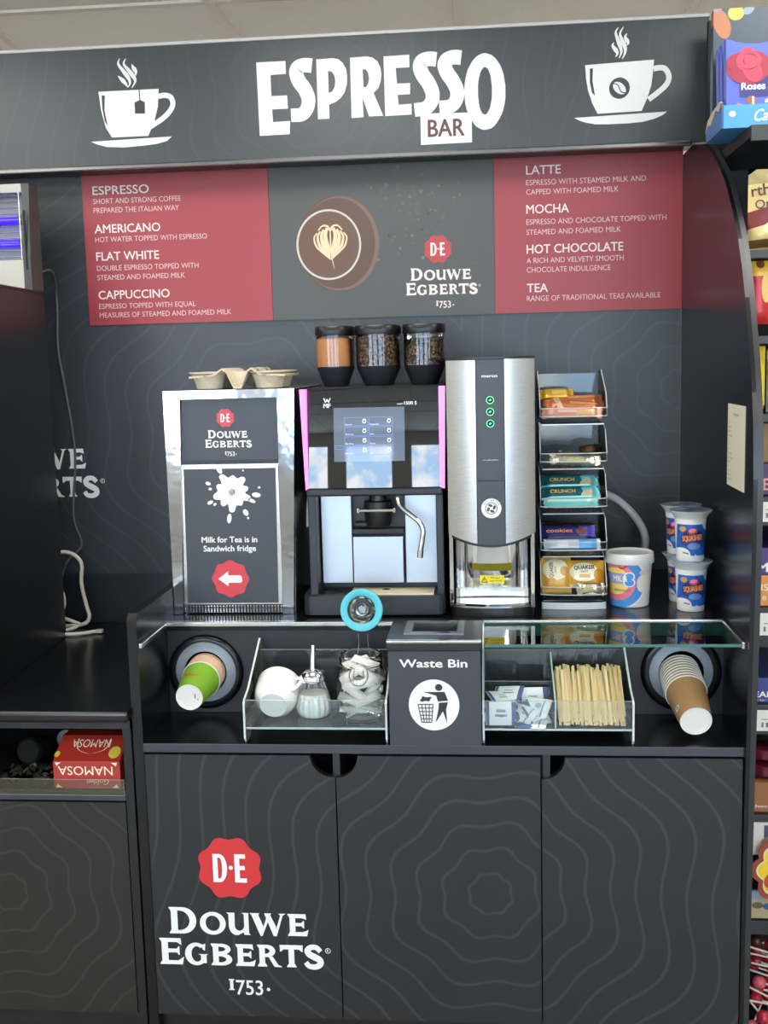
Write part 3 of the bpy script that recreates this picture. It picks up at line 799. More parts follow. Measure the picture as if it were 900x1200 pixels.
part('bean_picture', bm, [mat('bean_print', (92, 88, 76), .5), mat('bean_print_pale', (120, 112, 92), .5)], t)
bm = BM(); logo(bm, -.0935, 1.6235, .182, Y(1), 0, 1, Y(2)); part('lettering', bm, [MTEXT, mat('seal_on_menu', (180, 58, 60), .45)], t)

# ------------------------------------------------------------------ milk fridge
DZ = .905
MF = (.277)
t = thing('milk_fridge', 'small chrome-framed milk fridge with a white splash and red arrow on its door', 'milk fridge', (-.455, .48, DZ))
bm = BM()
prism(bm, [(-.5965, .907), (-.325, .907), (-.3075, 1.4045), (-.5965, 1.4045)], 'Y', .29, .70); part('body', bm, STEEL, t)
def slab(bm, q, y0, y1, m=0, bev=0):
    prism(bm, q, 'Y', y0, y1, m)
FRAMECH = mat('fridge_chrome', (178, 182, 188), .09, 1.0, bump=.35, bscale=22)
PANEL = mat('fridge_panel_grey', (55, 60, 68), .4)
bm = BM(); slab(bm, [(-.5968, .906), (-.577, .906), (-.5615, 1.388), (-.5605, 1.4055), (-.5985, 1.4055)], .268, .292)
part('frame', bm, FRAMECH, t)
bm = BM(); slab(bm, [(-.350, .906), (-.3255, .906), (-.307, 1.4055), (-.3445, 1.4055), (-.3455, 1.388)], .268, .292); part('frame', bm, FRAMECH, t)
bm = BM(); slab(bm, rect(-.5605, -.3445, 1.387, 1.4055), .270, .292); part('frame', bm, FRAMECH, t)
bm = BM(); slab(bm, [(-.567, 1.250), (-.3505, 1.250), (-.3465, 1.387), (-.5605, 1.387)], .278, .291); hd = part('header_panel', bm, PANEL, t)
FR = onY(.2772)
bm = BM(); logo(bm, -.511, 1.2795, .104, FR, 0, 1, onY(.2764), reg=False); part('lettering', bm, [WHITE, mat('seal_soft_red', (205, 66, 76), .45)], hd)
bm = BM(); slab(bm, [(-.574, .9275), (-.352, .9275), (-.3435, 1.2425), (-.567, 1.2425)], .274, .291); dr = part('door', bm, CHROMER, t)
bm = BM(); slab(bm, [(-.566, .931), (-.360, .931), (-.3555, 1.233), (-.5615, 1.233)], .2715, .276); part('door_panel', bm, PANEL, dr)
bm = BM(); slab(bm, rect(-.3495, -.3455, .93, 1.24), .272, .279); slab(bm, rect(-.567, -.345, 1.2425, 1.2505), .2745, .285); part('door_seal', bm, BLACK, dr)
bm = BM(); FD = onY(.2711)
# white milk splash with drops round it
sx_, sz_ = -.4545, 1.1815
pts = []
lob = [(.038, 12), (.043, 47), (.037, 84), (.045, 122), (.037, 158), (.044, 196), (.039, 232), (.046, 268), (.037, 305), (.044, 338)]
lob.sort(key=lambda q: q[1])
ctrl = []
for i, (rr_, aa) in enumerate(lob):
    for da, r_ in ((-8, rr_ * .94), (0, rr_ * 1.0), (8, rr_ * .94)): ctrl.append((aa + da, r_))
    a2 = lob[(i + 1) % len(lob)][1] + (360 if i == len(lob) - 1 else 0)
    ctrl.append(((aa + a2) / 2, .0325 if i % 3 else .0295))
loop = [(sx_ + r_ * math.cos(math.radians(a)), sz_ + r_ * math.sin(math.radians(a))) for a, r_ in ctrl]
cl = catmull(loop + [loop[0]], 5)[:-1]
decal(bm, cl, FD)
for a, d, l, w in ((118, .057, .011, .0055), (70, .058, .0035, .0028), (60, .054, .002, .002), (160, .056, .006, .004), (172, .049, .004, .003), (205, .055, .007, .004), (352, .055, .010, .0055), (335, .048, .009, .004), (262, .060, .011, .005), (302, .055, .008, .0055), (300, .068, .0025, .0025), (215, .048, .004, .003), (8, .062, .003, .0025)):
    ra = math.radians(a); decal(bm, ell(sx_ + d * math.cos(ra), sz_ + d * math.sin(ra), l, w, 16, ra), FD)
part('milk_splash', bm, WHITE, dr)
bm = BM(); text(bm, 'Milk for Tea is in', -.465, 1.0685, .126, .0132, FD, .024, align='C'); text(bm, 'Sandwich fridge', -.465, 1.0485, .119, .0132, FD, .024, align='C'); part('lettering', bm, WHITE, dr)
bm = BM(); decal(bm, seal(-.466, .986, .0425, ph=.2, amp=.05), FD); part('arrow_seal', bm, mat('seal_arrow_red', (206, 60, 70), .45), dr)
bm = BM(); decal(bm, [(-.494, .986), (-.471, 1.003), (-.471, .994), (-.444, .994), (-.440, .990), (-.440, .979), (-.444, .977), (-.471, .977), (-.471, .969)], onY(.2706)); part('arrow', bm, WHITE, dr)
bm = BM(); lathe(bm, [(.0075, 0), (.0075, .004), (.006, .006), (.0, .006)], (0, 0, 0), 20, cap1=False)
bmesh.ops.rotate(bm, verts=bm.verts, cent=(0, 0, 0), matrix=Matrix.Rotation(PI / 2, 3, 'X')); bmesh.ops.translate(bm, verts=bm.verts, vec=(sx_, .2715, sz_)); box(bm, sx_ - .001, sx_ + .001, .2645, .266, sz_ - .004, sz_ + .003)
part('lock', bm, CHROME, dr)
bm = BM(); box(bm, -.572, -.350, .276, .286, .907, .9265)
for i in range(32): box(bm, -.5695 + i * .0069, -.5665 + i * .0069, .2735, .2765, .909, .9245, 1)
part('vent_grille', bm, [BLACK, CHROME], t)

# ------------------------------------------------------------------ cup carrier on top
t = thing('cup_carrier', 'beige moulded pulp cup carrier on top of the milk fridge', 'cup carrier', (-.437, .40, 1.4055))
PULP = mat('moulded_pulp', (196, 184, 160), .95, noise=.12, nscale=60, bump=.6, bscale=160)
bm = BM()
for i, (px, py) in enumerate(((-.075, -.05), (.060, -.05), (-.075, .055), (.060, .055))):
    bm = BM(); lathe(bm, [(.024, .0), (.029, .002), (.038, .033), (.046, .036), (.046, .039), (.036, .037), (.027, .005), (0, .005)], (px, py, 0), 20, cap1=False)
    part('cup_pocket', bm, PULP, t, smooth=True, local=True)
bm = BM()
L0 = []
nx, ny = 26, 14
grid = {}
for i in range(nx + 1):
    for j in range(ny + 1):
        x = -.108 + .216 * i / nx - .004; y = -.092 + .184 * j / ny
        z = .037 + .012 * math.exp(-((abs(x + .004) - .033) / .012) ** 2) - .006 * abs(x) / .1
        if abs(x + .004) < .024: z = .046 - .040 * max(0, min(1, (.024 - abs(x + .004)) / .014)) * (1 if abs(y) > .06 else .2)
        grid[i, j] = bm.verts.new((x, y, z))
for i in range(nx):
    for j in range(ny):
        cx, cy = -.108 + .216 * (i + .5) / nx - .004, -.092 + .184 * (j + .5) / ny
        if any((cx - px) ** 2 + (cy - py) ** 2 < .036 ** 2 for px, py in ((-.075, -.05), (.060, -.05), (-.075, .055), (.060, .055))): continue
        bm.faces.new((grid[i, j], grid[i + 1, j], grid[i + 1, j + 1], grid[i, j + 1]))
bmesh.ops.delete(bm, geom=[v for v in bm.verts if not v.link_faces], context='VERTS')
r_ = bmesh.ops.extrude_face_region(bm, geom=bm.faces[:])
bmesh.ops.translate(bm, verts=[v for v in r_['geom'] if isinstance(v, bmesh.types.BMVert)], vec=(0, 0, -.0045))
part('tray_top', bm, PULP, t, smooth=True, local=True, angle=60)

# ------------------------------------------------------------------ bean to cup coffee machine
t = thing('coffee_machine', 'black bean-to-cup coffee machine with pink light strips and touch screen', 'coffee machine', (-.142, .5, DZ))
MX0, MX1 = -.290, .014
bm = BM(); box(bm, -.284, .010, .335, .74, .915, 1.19, 0, .004); box(bm, -.286, .010, .262, .74, 1.19, 1.404, 0, .004)
box(bm, -.284, -.266, .256, .34, .95, 1.18, 0, .003); box(bm, -.004, .012, .256, .34, .95, 1.18, 0, .003)
part('body', bm, CHAR, t)
bm = BM(); box(bm, -.283, .012, .235, .34, 1.172, 1.190, 0, .004); part('brow', bm, BLACK, t)
# bulged glossy front
SCRN = mat('gloss_front_glass', (9, 10, 13), .02, spec=.85)
bm = BM(); g = {}
xa, xb, za, zb = -.2775, .0075, 1.1905, 1.4035
zcen = 1.18; xcen = -.135
def front_y(x, z): return .230 + .25 * (z - zcen) ** 2 + .30 * (x - xcen) ** 2 + .050 * (z - zcen)
for i in range(25):
    for j in range(19):
        x = xa + (xb - xa) * i / 24; z = za + (zb - za) * j / 18
        g[i, j] = bm.verts.new((x, front_y(x, z), z))
for i in range(24):
    for j in range(18): bm.faces.new((g[i, j], g[i + 1, j], g[i + 1, j + 1], g[i, j + 1]))
rim = [g[i, 0] for i in range(25)] + [g[24, j] for j in range(1, 19)] + [g[i, 18] for i in range(23, -1, -1)] + [g[0, j] for j in range(17, 0, -1)]
back = [bm.verts.new((v.co.x, .275, v.co.z)) for v in rim]
for i in range(len(rim)):
    j = (i + 1) % len(rim); bm.faces.new((rim[i], rim[j], back[j], back[i]))
fp = part('front_panel', bm, SCRN, t, smooth=True)
def FS(d): return lambda u, v: (u, front_y(u, v) - d, v)
bm = BM(); g = {}
for i in range(13):
    for j in range(11):
        x = -.2195 + .1525 * i / 12; z = 1.247 + .115 * j / 10
        g[i, j] = bm.verts.new((x, front_y(x, z) - .0004, z))
for i in range(12):
    for j in range(10): bm.faces.new((g[i, j], g[i + 1, j], g[i + 1, j + 1], g[i, j + 1]))
SCR2 = mat('lit_touch_screen', (40, 46, 54), .06, spec=.7, emit=(112, 128, 146), es=.62)
ts = part('touch_screen', bm, SCR2, t, smooth=True)
bm = BM(); fn = FS(.0008)
def frame2(bm, x0, x1, z0, z1, w, fn, m):
    for q in (rect(x0, x1, z0, z0 + w), rect(x0, x1, z1 - w, z1), rect(x0, x0 + w, z0 + w, z1 - w), rect(x1 - w, x1, z0 + w, z1 - w)): decal(bm, q, fn, m)
for cidx, (x0, names) in enumerate(((-.196, ('Espresso', 'Americano', 'Flat White', 'Hot Choc')), (-.143, ('Cappuccino', 'Latte', 'Mocha', 'Tea')))):
    for ri, nm in enumerate(names):
        zt = 1.3415 - ri * .0205
        frame2(bm, x0, x0 + .051, zt - .0185, zt, .0007, fn, 1)
        text(bm, nm, x0 + .002, zt - .0165, None, .0028, fn, 0, 0)
        cx, cz = x0 + .043, zt - .009
        decal(bm, [ell(cx, cz, .0042, .0040, 16), ell(cx, cz, .0028, .0026, 16)], fn, 0); decal(bm, rect(cx - .0035, cx + .0035, cz + .0036, cz + .005), fn, 0)
frame2(bm, -.218, -.199, 1.2735, 1.2815, .0006, fn, 1)
part('drink_buttons', bm, [mat('screen_white', (200, 210, 230), .4, emit=(200, 210, 230), es=.6), mat('screen_blue_line', (100, 115, 185), .4, emit=(110, 125, 195), es=.6)], ts)
bm = BM(); fn = FS(.0008)
wx, wz = -.2415, 1.365
for q in ([(0, .0185), (.0022, .0185), (.0048, .0115), (.0070, .0165), (.0092, .0165), (.0114, .0115), (.0140, .0185), (.0162, .0185), (.0125, .0085), (.0104, .0085), (.0081, .0135), (.0058, .0085), (.0037, .0085)],):
    decal(bm, [(wx + a, wz + b) for a, b in q], fn)
text(bm, 'M', wx, wz - .0025, .0090, .0095, fn, .03); text(bm, 'F', wx + .0102, wz - .0025, .006, .0095, fn, .03)
text(bm, 'wmf', -.0825, 1.3665, .013, .0038, fn, .03); text(bm, '1500 S', -.0670, 1.3660, .0265, .0072, fn, .02)
part('lettering', bm, mat('print_pale', (225, 228, 230), .4), fp)
PINK = mat('pink_light_strip', (235, 120, 230), .4, emit=(242, 118, 232), es=.78)
bm = BM(); prism(bm, [(-.2905, 1.403), (-.2775, 1.403), (-.2765, 1.190), (-.2835, 1.186)], 'Y', .236, .262); part('light_strip', bm, PINK, t)
bm = BM(); prism(bm, [(.0075, 1.404), (.0205, 1.404), (.0165, 1.186), (.0065, 1.190)], 'Y', .236, .262); part('light_strip', bm, PINK, t)
for q in ((-.2625, -.1945, .968, 1.1685), (-.0745, -.0045, .968, 1.1685), (-.1925, -.0805, .968, 1.0725)):
    bm = BM(); box(bm, q[0], q[1], .305, .34, q[2], q[3], 0, .0012); part('steel_panel', bm, STEELPALE, t)
bm = BM(); box(bm, -.193, -.078, .30, .33, 1.079, 1.091, 0, .002); box(bm, -.188, -.150, .30, .335, 1.096, 1.105, 0, .002); part('spout_shelf', bm, [BLACK], t)
bm = BM(); lathe(bm, [(.018, .0), (.026, .004), (.029, .012), (.031, .035), (.034, .036), (.034, .043), (.031, .044), (.031, .058), (.020, .060), (.018, .085)], (-.133, .295, 1.096), 28); sp = part('spout', bm, BLACK, t, smooth=True)
bm = BM(); box(bm, -.174, -.094, .258, .262, 1.1345, 1.1400, 0, .001); box(bm, -.176, -.171, .258, .29, 1.132, 1.1425, 0, .001); box(bm, -.097, -.092, .258, .29, 1.132, 1.1425, 0, .001)
part('spout_rail', bm, CHROME, sp)
bm = BM(); tube(bm, [(-.0855, .262, 1.178), (-.086, .258, 1.160), (-.078, .254, 1.144), (-.058, .248, 1.128), (-.040, .244, 1.113), (-.032, .242, 1.095), (-.034, .241, 1.074), (-.038, .240, 1.052)], .0058, 12); tube(bm, [(-.0378, .240, 1.054), (-.0395, .240, 1.036)], .0068, 12); part('steam_wand', bm, CHROME, t, smooth=True)
bm = BM()
prism(bm, rrect(-.299, .014, .242, .345, .02, 5), 'Z', .909, .951); part('drip_tray', bm, CHAR, t)
bm = BM(); box(bm, -.196, -.012, .252, .326, .9505, .9535, 0, .001); pale = part('drip_plate', bm, mat('pale_drip_plate', (226, 212, 180), .35), t)
bm = BM(); prism(bm, [(-.128, .297), (-.112, .297), (-.113, .303), (-.117, .305), (-.118, .309), (-.122, .309), (-.123, .305), (-.127, .303)], 'Z', .9535, .9545); frame_pts = None
part('drain_mark', bm, DEEP, pale)
bm = BM(); box(bm, -.282, -.202, .252, .326, .9505, .9525); lathe(bm, [(.026, 0), (.026, .002), (.020, .002), (.020, .0005), (.013, .0005), (.013, .002), (.0, .002)], (-.243, .289, .9525), 28, cap1=False, sy=.8); part('cup_rest', bm, BLACK, t, smooth=True)
for fx in (-.27, -.01):
    for fy in (.31, .70):
        bm = BM(); lathe(bm, [(.014, 0), (.016, .004), (.014, .011)], (fx, fy, DZ + .0006), 16); part('foot', bm, BLACK, t)
# three hoppers
HOP = clear('hopper_plastic', (246, 243, 238), .05, .02, (120, 110, 100), ior=1.45)
BEANS, nt_, N_, L_ = node_mat('coffee_beans')
N_['Principled BSDF'].inputs['Roughness'].default_value = .35
tc_ = N_.new('ShaderNodeTexCoord'); vo_ = N_.new('ShaderNodeTexVoronoi'); vo_.inputs['Scale'].default_value = 170
L_.new(tc_.outputs['Object'], vo_.inputs['Vector'])
rp_ = N_.new('ShaderNodeValToRGB'); rp_.color_ramp.elements[0].position = .25; rp_.color_ramp.elements[0].color = lin((150, 120, 94)); rp_.color_ramp.elements[1].position = .6; rp_.color_ramp.elements[1].color = lin((36, 25, 19))  # pale bean highlights and dark gaps between beans put into the colour
L_.new(vo_.outputs['Distance'], rp_.inputs[0]); L_.new(rp_.outputs[0], N_['Principled BSDF'].inputs['Base Color'])
bp_ = N_.new('ShaderNodeBump'); bp_.inputs['Strength'].default_value = 1; bp_.inputs['Distance'].default_value = .003; bp_.invert = True
L_.new(vo_.outputs['Distance'], bp_.inputs['Height']); L_.new(bp_.outputs['Normal'], N_['Principled BSDF'].inputs['Normal'])
COCOA = mat('cocoa_powder', (226, 170, 116), .95, noise=.16, nscale=25)
for k, (x0, x1, lab) in enumerate(((-.2815, -.1945, 'hopper of pale brown powder'), (-.1905, -.0855, 'hopper nearly full of coffee beans'), (-.081, .0165, 'hopper half full of coffee beans'))):
    xc, w = (x0 + x1) / 2, (x1 - x0) / 2
    yc = .45
    bm = BM(); n = 36
    def ring(f, z, fy=1.0): return [(xc + w * f * math.copysign(abs(math.cos(a)) ** .7, math.cos(a)), yc + .075 * f * fy * math.copysign(abs(math.sin(a)) ** .7, math.sin(a)), z) for a in (2 * PI * i / n for i in range(n))]
    def loft(bm, rings, m=0, c0=True, c1=True):
        rs = [[bm.verts.new(p) for p in r] for r in rings]
        for a, b in zip(rs, rs[1:]):
            for i in range(n):
                f = bm.faces.new((a[i], a[(i + 1) % n], b[(i + 1) % n], b[i])); f.material_index = m
        if c0: bm.faces.new(rs[0]).material_index = m
        if c1: bm.faces.new(rs[-1]).material_index = m
    loft(bm, [ring(.62, 1.405), ring(.66, 1.410), ring(.94, 1.444), ring(.95, 1.449)]); hp = part('hopper', bm, mat('hopper_base', (30, 34, 42), .4) if k == 0 else bpy.data.materials['hopper_base'], t, smooth=True)
    hp['label'] = lab
    bm = BM(); loft(bm, [ring(.955, 1.4485), ring(.955, 1.522)], 0, False, False); part('hopper_jar', bm, HOP, hp, smooth=True)
    bm = BM(); loft(bm, [ring(.99, 1.520), ring(1.0, 1.523), ring(1.0, 1.537), ring(.97, 1.540)]); part('hopper_lid', bm, BLACK, hp, smooth=True)
    bm = BM()
    if k == 0: loft(bm, [ring(.94, 1.450), ring(.94, 1.512), ring(.6, 1.516)])
    elif k == 1: loft(bm, [ring(.93, 1.450), ring(.93, 1.516), ring(.6, 1.518)])
    else:
        loft(bm, [ring(.93, 1.450), [(x, y, z + .030 * max(0, (x - x0) / (x1 - x0)) ) for x, y, z in ring(.93, 1.484)], [(x, y, z + .016) for x, y, z in ring(.4, 1.494)]])
    o = part('cocoa_powder' if k == 0 else 'coffee_beans', bm, COCOA if k == 0 else BEANS, None, smooth=True)
    tag(o, ('pale brown drink powder filling the left clear hopper', 'roasted coffee beans filling the middle clear hopper', 'roasted coffee beans sloping in the half-full hopper beside the water boiler')[k], 'powder' if k == 0 else 'coffee beans', kind='stuff')

# ------------------------------------------------------------------ tall hot water boiler
t = thing('water_boiler', 'tall curved stainless steel hot water boiler with a dark centre stripe', 'water boiler', (.115, .45, DZ))
bm = BM(); box(bm, .026, .206, .30, .70, 1.100, 1.462, 0, .003); box(bm, .026, .206, .385, .70, .915, 1.100); box(bm, .026, .0285, .30, .385, .925, 1.1); box(bm, .2035, .206, .30, .385, .925, 1.1); part('body', bm, BLACK, t)
bcx = .1155
def cyl_y(x): return .216 + 2.6 * (x - bcx) ** 2
def bot_z(x): return 1.066 + 2.7 * (x - bcx) ** 2
def bowed(bm, x0, x1, zt, zbf, off, th, m=0, n=12, rows=1):
    fr, bk = [], []
    for i in range(n + 1):
        x = x0 + (x1 - x0) * i / n
        fr.append([bm.verts.new((x, cyl_y(x) - off, zbf(x) + (zt - zbf(x)) * j / 1)) for j in range(2)])
        bk.append([bm.verts.new((x, .31, zbf(x) + (zt - zbf(x)) * j / 1)) for j in range(2)])
    for i in range(n):
        for q in ((fr[i][0], fr[i + 1][0], fr[i + 1][1], fr[i][1]), (bk[i][0], bk[i][1], bk[i + 1][1], bk[i + 1][0]), (fr[i][0], bk[i][0], bk[i + 1][0], fr[i + 1][0]), (fr[i][1], fr[i + 1][1], bk[i + 1][1], bk[i][1])):
            bm.faces.new(q).material_index = m
    for i in (0, n): bm.faces.new((fr[i][0], fr[i][1], bk[i][1], bk[i][0])).material_index = m
BSTEEL, nt_, N_, L_ = node_mat('boiler_brushed_steel')
b_ = N_['Principled BSDF']; b_.inputs['Metallic'].default_value = 1; b_.inputs['Roughness'].default_value = .30
tc_ = N_.new('ShaderNodeTexCoord'); mp_ = N_.new('ShaderNodeMapping'); mp_.inputs['Scale'].default_value = (60, 60, 900)
nz_ = N_.new('ShaderNodeTexNoise'); nz_.inputs['Scale'].default_value = 1; L_.new(tc_.outputs['Object'], mp_.inputs[0]); L_.new(mp_.outputs[0], nz_.inputs['Vector'])
rp_ = N_.new('ShaderNodeValToRGB'); rp_.color_ramp.elements[0].color = lin((160, 160, 160)); rp_.color_ramp.elements[1].color = lin((196, 196, 196))
L_.new(nz_.outputs['Fac'], rp_.inputs[0]); L_.new(rp_.outputs[0], b_.inputs['Base Color'])
bm = BM(); bowed(bm, .0235, .0850, 1.4565, bot_z, 0, .02); part('front_panel', bm, BSTEEL, t, smooth=True)
bm = BM(); bowed(bm, .1455, .2090, 1.4575, bot_z, 0, .02); part('front_panel', bm, BSTEEL, t, smooth=True)
bm = BM(); bowed(bm, .0865, .1440, 1.4570, lambda x: 1.204, .0006, .02); bowed(bm, .0865, .1440, 1.2030, bot_z, .0006, .02); cs = part('centre_stripe', bm, CHARL, t, smooth=True)
bm = BM(); bowed(bm, .0225, .2100, 1.4625, lambda x: 1.4580, -.004, .02); part('top_edge', bm, BLACK, t, smooth=True)
bm = BM(); bowed(bm, .0225, .2100, 1.068, lambda x: bot_z(x) - .0065, -.002, .02) if False else bowed(bm, .0235, .2090, 1.1, lambda x: bot_z(x) - .006, -.003, .02); part('lower_lip', bm, BLACK, t, smooth=True)
def CY(d): return lambda u, v: (u, cyl_y(u) - d, v)
bm = BM(); fn = CY(.0014)
text(bm, 'marco', .0985, 1.4205, .033, .0062, fn, .03, 0); text(bm, 'ecoboiler', .0985, 1.2465, .034, .0022, fn, 0, 0)
part('lettering', bm, WHITE, cs)
GREEN = mat('button_green_glow', (90, 210, 140), .4, emit=(90, 225, 150), es=.8)
for z in (1.373, 1.3485, 1.324):
    bm = BM(); decal(bm, [ell(.1155, z, .0082, .0082, 28), ell(.1155, z, .0066, .0066, 28)], fn, 0); decal(bm, ell(.1155, z, .003, .002, 14, .6), CY(.0012), 0); decal(bm, ell(.1155, z, .0066, .0066, 28), CY(.0010), 1)
    part('button', bm, [GREEN, DEEP], cs)
bm = BM(); cx, cz = .1155, 1.145
decal(bm, ell(cx, cz, .0212, .0212, 40), CY(.0026), 0)
decal(bm, [ell(cx, cz, .0130, .0130, 32), ell(cx, cz, .0116, .0116, 32)], CY(.0029), 1)
for a in (.3, 1.87, 3.44, 5.0):
    decal(bm, ell(cx + .0065 * math.cos(a), cz + .0065 * math.sin(a), .0048, .0026, 14, a + .9), CY(.0030), 1)
for i, ch in enumerate('HOT WATER'):
    a = math.radians(150 - i * 15.2)
    text(bm, ch, cx + .0165 * math.cos(a), cz + .0165 * math.sin(a), None, .0032, CY(.0031), .02, 1, a - PI / 2, align='C')
part('round_sticker', bm, [WHITE, CHAR], cs)
# the open dispensing bay: mirror-finish back, side posts, tray
bm = BM()
n = 24; va, vb = [], []
for i in range(n + 1):
    a = PI * (1 + i / n); x = bcx + .083 * math.cos(a); y = .345 + .055 * (1 - abs(math.cos(a)) ** 2) * 1.0
    y = .310 + .06 * math.sin(PI * i / n)
    va.append(bm.verts.new((x, y, .953))); vb.append(bm.verts.new((x, y, 1.115)))
for i in range(n): bm.faces.new((va[i], va[i + 1], vb[i + 1], vb[i]))
part('splash_back', bm, CHROME, t, smooth=True)
for x0, x1 in ((.0245, .0325), (.1985, .2065)):
    bm = BM(); box(bm, x0, x1, .238, .31, .925, 1.098, 0, .001); part('side_post', bm, CHROME, t)
bm = BM(); prism(bm, [(.026, .36), (.026, .262)] + [(bcx - .0895 * math.cos(PI * i / 12), .262 - .032 * math.sin(PI * i / 12)) for i in range(1, 12)] + [(.206, .262), (.206, .36)], 'Z', .9055, .925); part('base', bm, BLACK, t)
bm = BM(); prism(bm, [(.034, .305), (.034, .268)] + [(bcx - .082 * math.cos(PI * i / 12), .268 - .030 * math.sin(PI * i / 12)) for i in range(1, 12)] + [(.198, .268), (.198, .305)], 'Z', .925, .932); part('drip_tray', bm, CHROME, t)
bm = BM(); prism(bm, [(.034, .368), (.034, .306)] + [(bcx - .082 * math.cos(PI * i / 12), .306 + .014 * math.sin(PI * i / 12)) for i in range(1, 12)] + [(.198, .306), (.198, .368)], 'Z', .925, .954); part('back_ledge', bm, CHROMER, t)
bm = BM(); tube(bm, [(.1155, .27, 1.09), (.1155, .27, 1.052)], .007, 14); part('water_spout', bm, CHROME, t, smooth=True)
bm = BM(); box(bm, .089, .142, .2970, .2985, .9665, .9845); st = part('warning_sticker', bm, mat('sticker_yellow', (245, 225, 40), .5), t)
bm = BM(); decal(bm, [[(.091, .9685), (.106, .9685), (.0985, .9815)], [(.0935, .970), (.1035, .970), (.0985, .979)]], onY(.2965)); text(bm, '!', .0975, .971, None, .006, onY(.2965), .02)
text(bm, 'Danger', .113, .9775, .020, .0035, onY(.2965), 0); text(bm, 'HOT WATER', .111, .9705, .026, .003, onY(.2965), 0); part('lettering', bm, DEEP, st)

# ------------------------------------------------------------------ cables and hose
solo('water_hose', *( (lambda b: (tube(b, [(.30, .66, 1.135), (.395, .62, 1.122), (.445, .60, 1.090), (.482, .60, 1.040), (.489, .60, .995), (.470, .60, .945), (.44, .60, .915)], .0095, 12), b)[1])(BM()), mat('hose_grey_white', (206, 206, 202), .45)), 'pale plastic hose arching down behind the gum tub', 'hose', (.44, .60, DZ), smooth=True)
bm = BM(); tube(bm, [(-.3035, .56, .912), (-.3035, .53, 1.04), (-.3035, .47, 1.125), (-.3035, .42, 1.157), (-.3015, .375, 1.140), (-.2995, .345, 1.09)], .0048, 10)
solo('white_cable', bm, mat('cable_white', (205, 203, 196), .45), 'short white cable looping between the milk fridge and the coffee machine', 'cable', (-.3035, .56, DZ), smooth=True)
# ------------------------------------------------------------------ cup dispensers in the niche
def dispenser(cx, cz, R, r1, label):
    t = thing('cup_dispenser', label, 'cup dispenser', (cx, .19, cz - R))
    def turn(bm):
        bmesh.ops.rotate(bm, verts=bm.verts, cent=(0, 0, 0), matrix=Matrix.Rotation(PI / 2, 3, 'X'))
        bmesh.ops.translate(bm, verts=bm.verts, vec=(cx, .2025, cz)); return bm
    bm = BM(); prof = [(R, 0), (R, .006), (R - .003, .011), (R - .007, .013), (r1 + .004, .013), (r1 + .001, .009), (r1, .002)]
    lathe(bm, prof, n=56, cap0=False, cap1=False); part('bezel', turn(bm), GLOSSBLK, t, smooth=True)
    bm = BM(); lathe(bm, [(r1 + .002, .003), (.0480, .009), (.0465, .007), (r1, .001)], n=56, cap0=False, cap1=False); part('rubber_collar', turn(bm), mat('collar_grey', (150, 158, 166), .45) if 'collar_grey' not in bpy.data.materials else bpy.data.materials['collar_grey'], t, smooth=True)
    return t
dispenser(-.513, .793, .083, .067, 'round black cup dispenser holding the green sleeved cups')
dispenser(.510, .793, .084, .066, 'round black cup dispenser holding the kraft brown cups')
# thin paper cups nested bottom out
def cup_parts(root, r0, r1, h, wallmat, rimmat, basemat):
    th = .0006
    bm = BM(); lathe(bm, [(r0, .0), (r0 + (r1 - r0) * .5, h * .5), (r1, h - .002), (r1 - th, h - .002), (r0 - th, .004)], n=40, cap0=False, cap1=False); part('wall', bm, wallmat, root, smooth=True, local=True, angle=60)
    bm = BM(); lathe(bm, [(r1 - .0008, h - .0032), (r1 + .0012, h - .0034), (r1 + .0020, h - .0018), (r1 + .0012, h), (r1 - .0008, h - .0004)], n=40, cap0=False, cap1=False); part('rim', bm, rimmat, root, smooth=True, local=True)
    bm = BM(); lathe(bm, [(r0 - .0001, -.0005), (r0 - .0008, -.0006), (r0 - .0022, .0), (r0 - .0026, .0040), (0, .0042)], n=40, cap0=False, cap1=False); part('base', bm, basemat, root, smooth=True, local=True)
PAPERW = mat('cup_paper_white', (232, 230, 224), .6)
KRAFT = mat('cup_kraft', (168, 126, 82), .75, noise=.05, nscale=90)
GREENC = mat('cup_ripple_green', (128, 178, 42), .7, bump=.8, bscale=320)
PEACH = mat('cup_rim_peach', (222, 190, 160), .6)
# right stack
base = Vector((.511, .030, .742)); top = Vector((.508, .203, .7865)); ax = (top - base).normalized()
def aim(ax): return Vector((0, 0, 1)).rotation_difference(ax).to_euler()
c0 = thing('paper_cup', 'front kraft cup of the right dispenser, its white base showing', 'paper cup', base, aim(ax), 'kraft cups in the right dispenser')
cup_parts(c0, .0312, .0410, .106, KRAFT, PAPERW, PAPERW)
bm = BM()
def cupfn(r0, r1, h, d=.0005):
    def f(u, v):
        a = -PI / 2 + u; r = r0 + (r1 - r0) * v / h + d
        return (r * math.cos(a), r * math.sin(a), v)
    return f
# the small round mark on the front cup (front of the cup looks up in the photo's view)
def mark(bm, ang, v, r0, r1, h, rx, m):
    f = cupfn(r0, r1, h, .0006 + .0002 * m); rr = r0 + (r1 - r0) * v / h
    decal(bm, [(ang + rx / rr * math.cos(t), v + rx * math.sin(t)) for t in (2 * PI * i / 16 for i in range(16))], f, m)
mark(bm, -2.25 + PI, .032, .0312, .041, .106, .0075, 0) if False else mark(bm, -1.2, .028, .0312, .041, .106, .0072, 0)
mark(bm, -1.2, .029, .0312, .041, .106, .0045, 1)
part('printed_mark', bm, [PAPERW, mat('mark_green', (90, 160, 120), .6)], c0, local=True)
for k in range(1, 9):
    q = base + ax * (.0104 * k)
    c = dup(c0, q, label='kraft cup nested in the right dispenser, only its white rim showing')
    for ch in list(c.children):
        if ch.name.startswith('printed_mark'): bpy.data.objects.remove(ch)
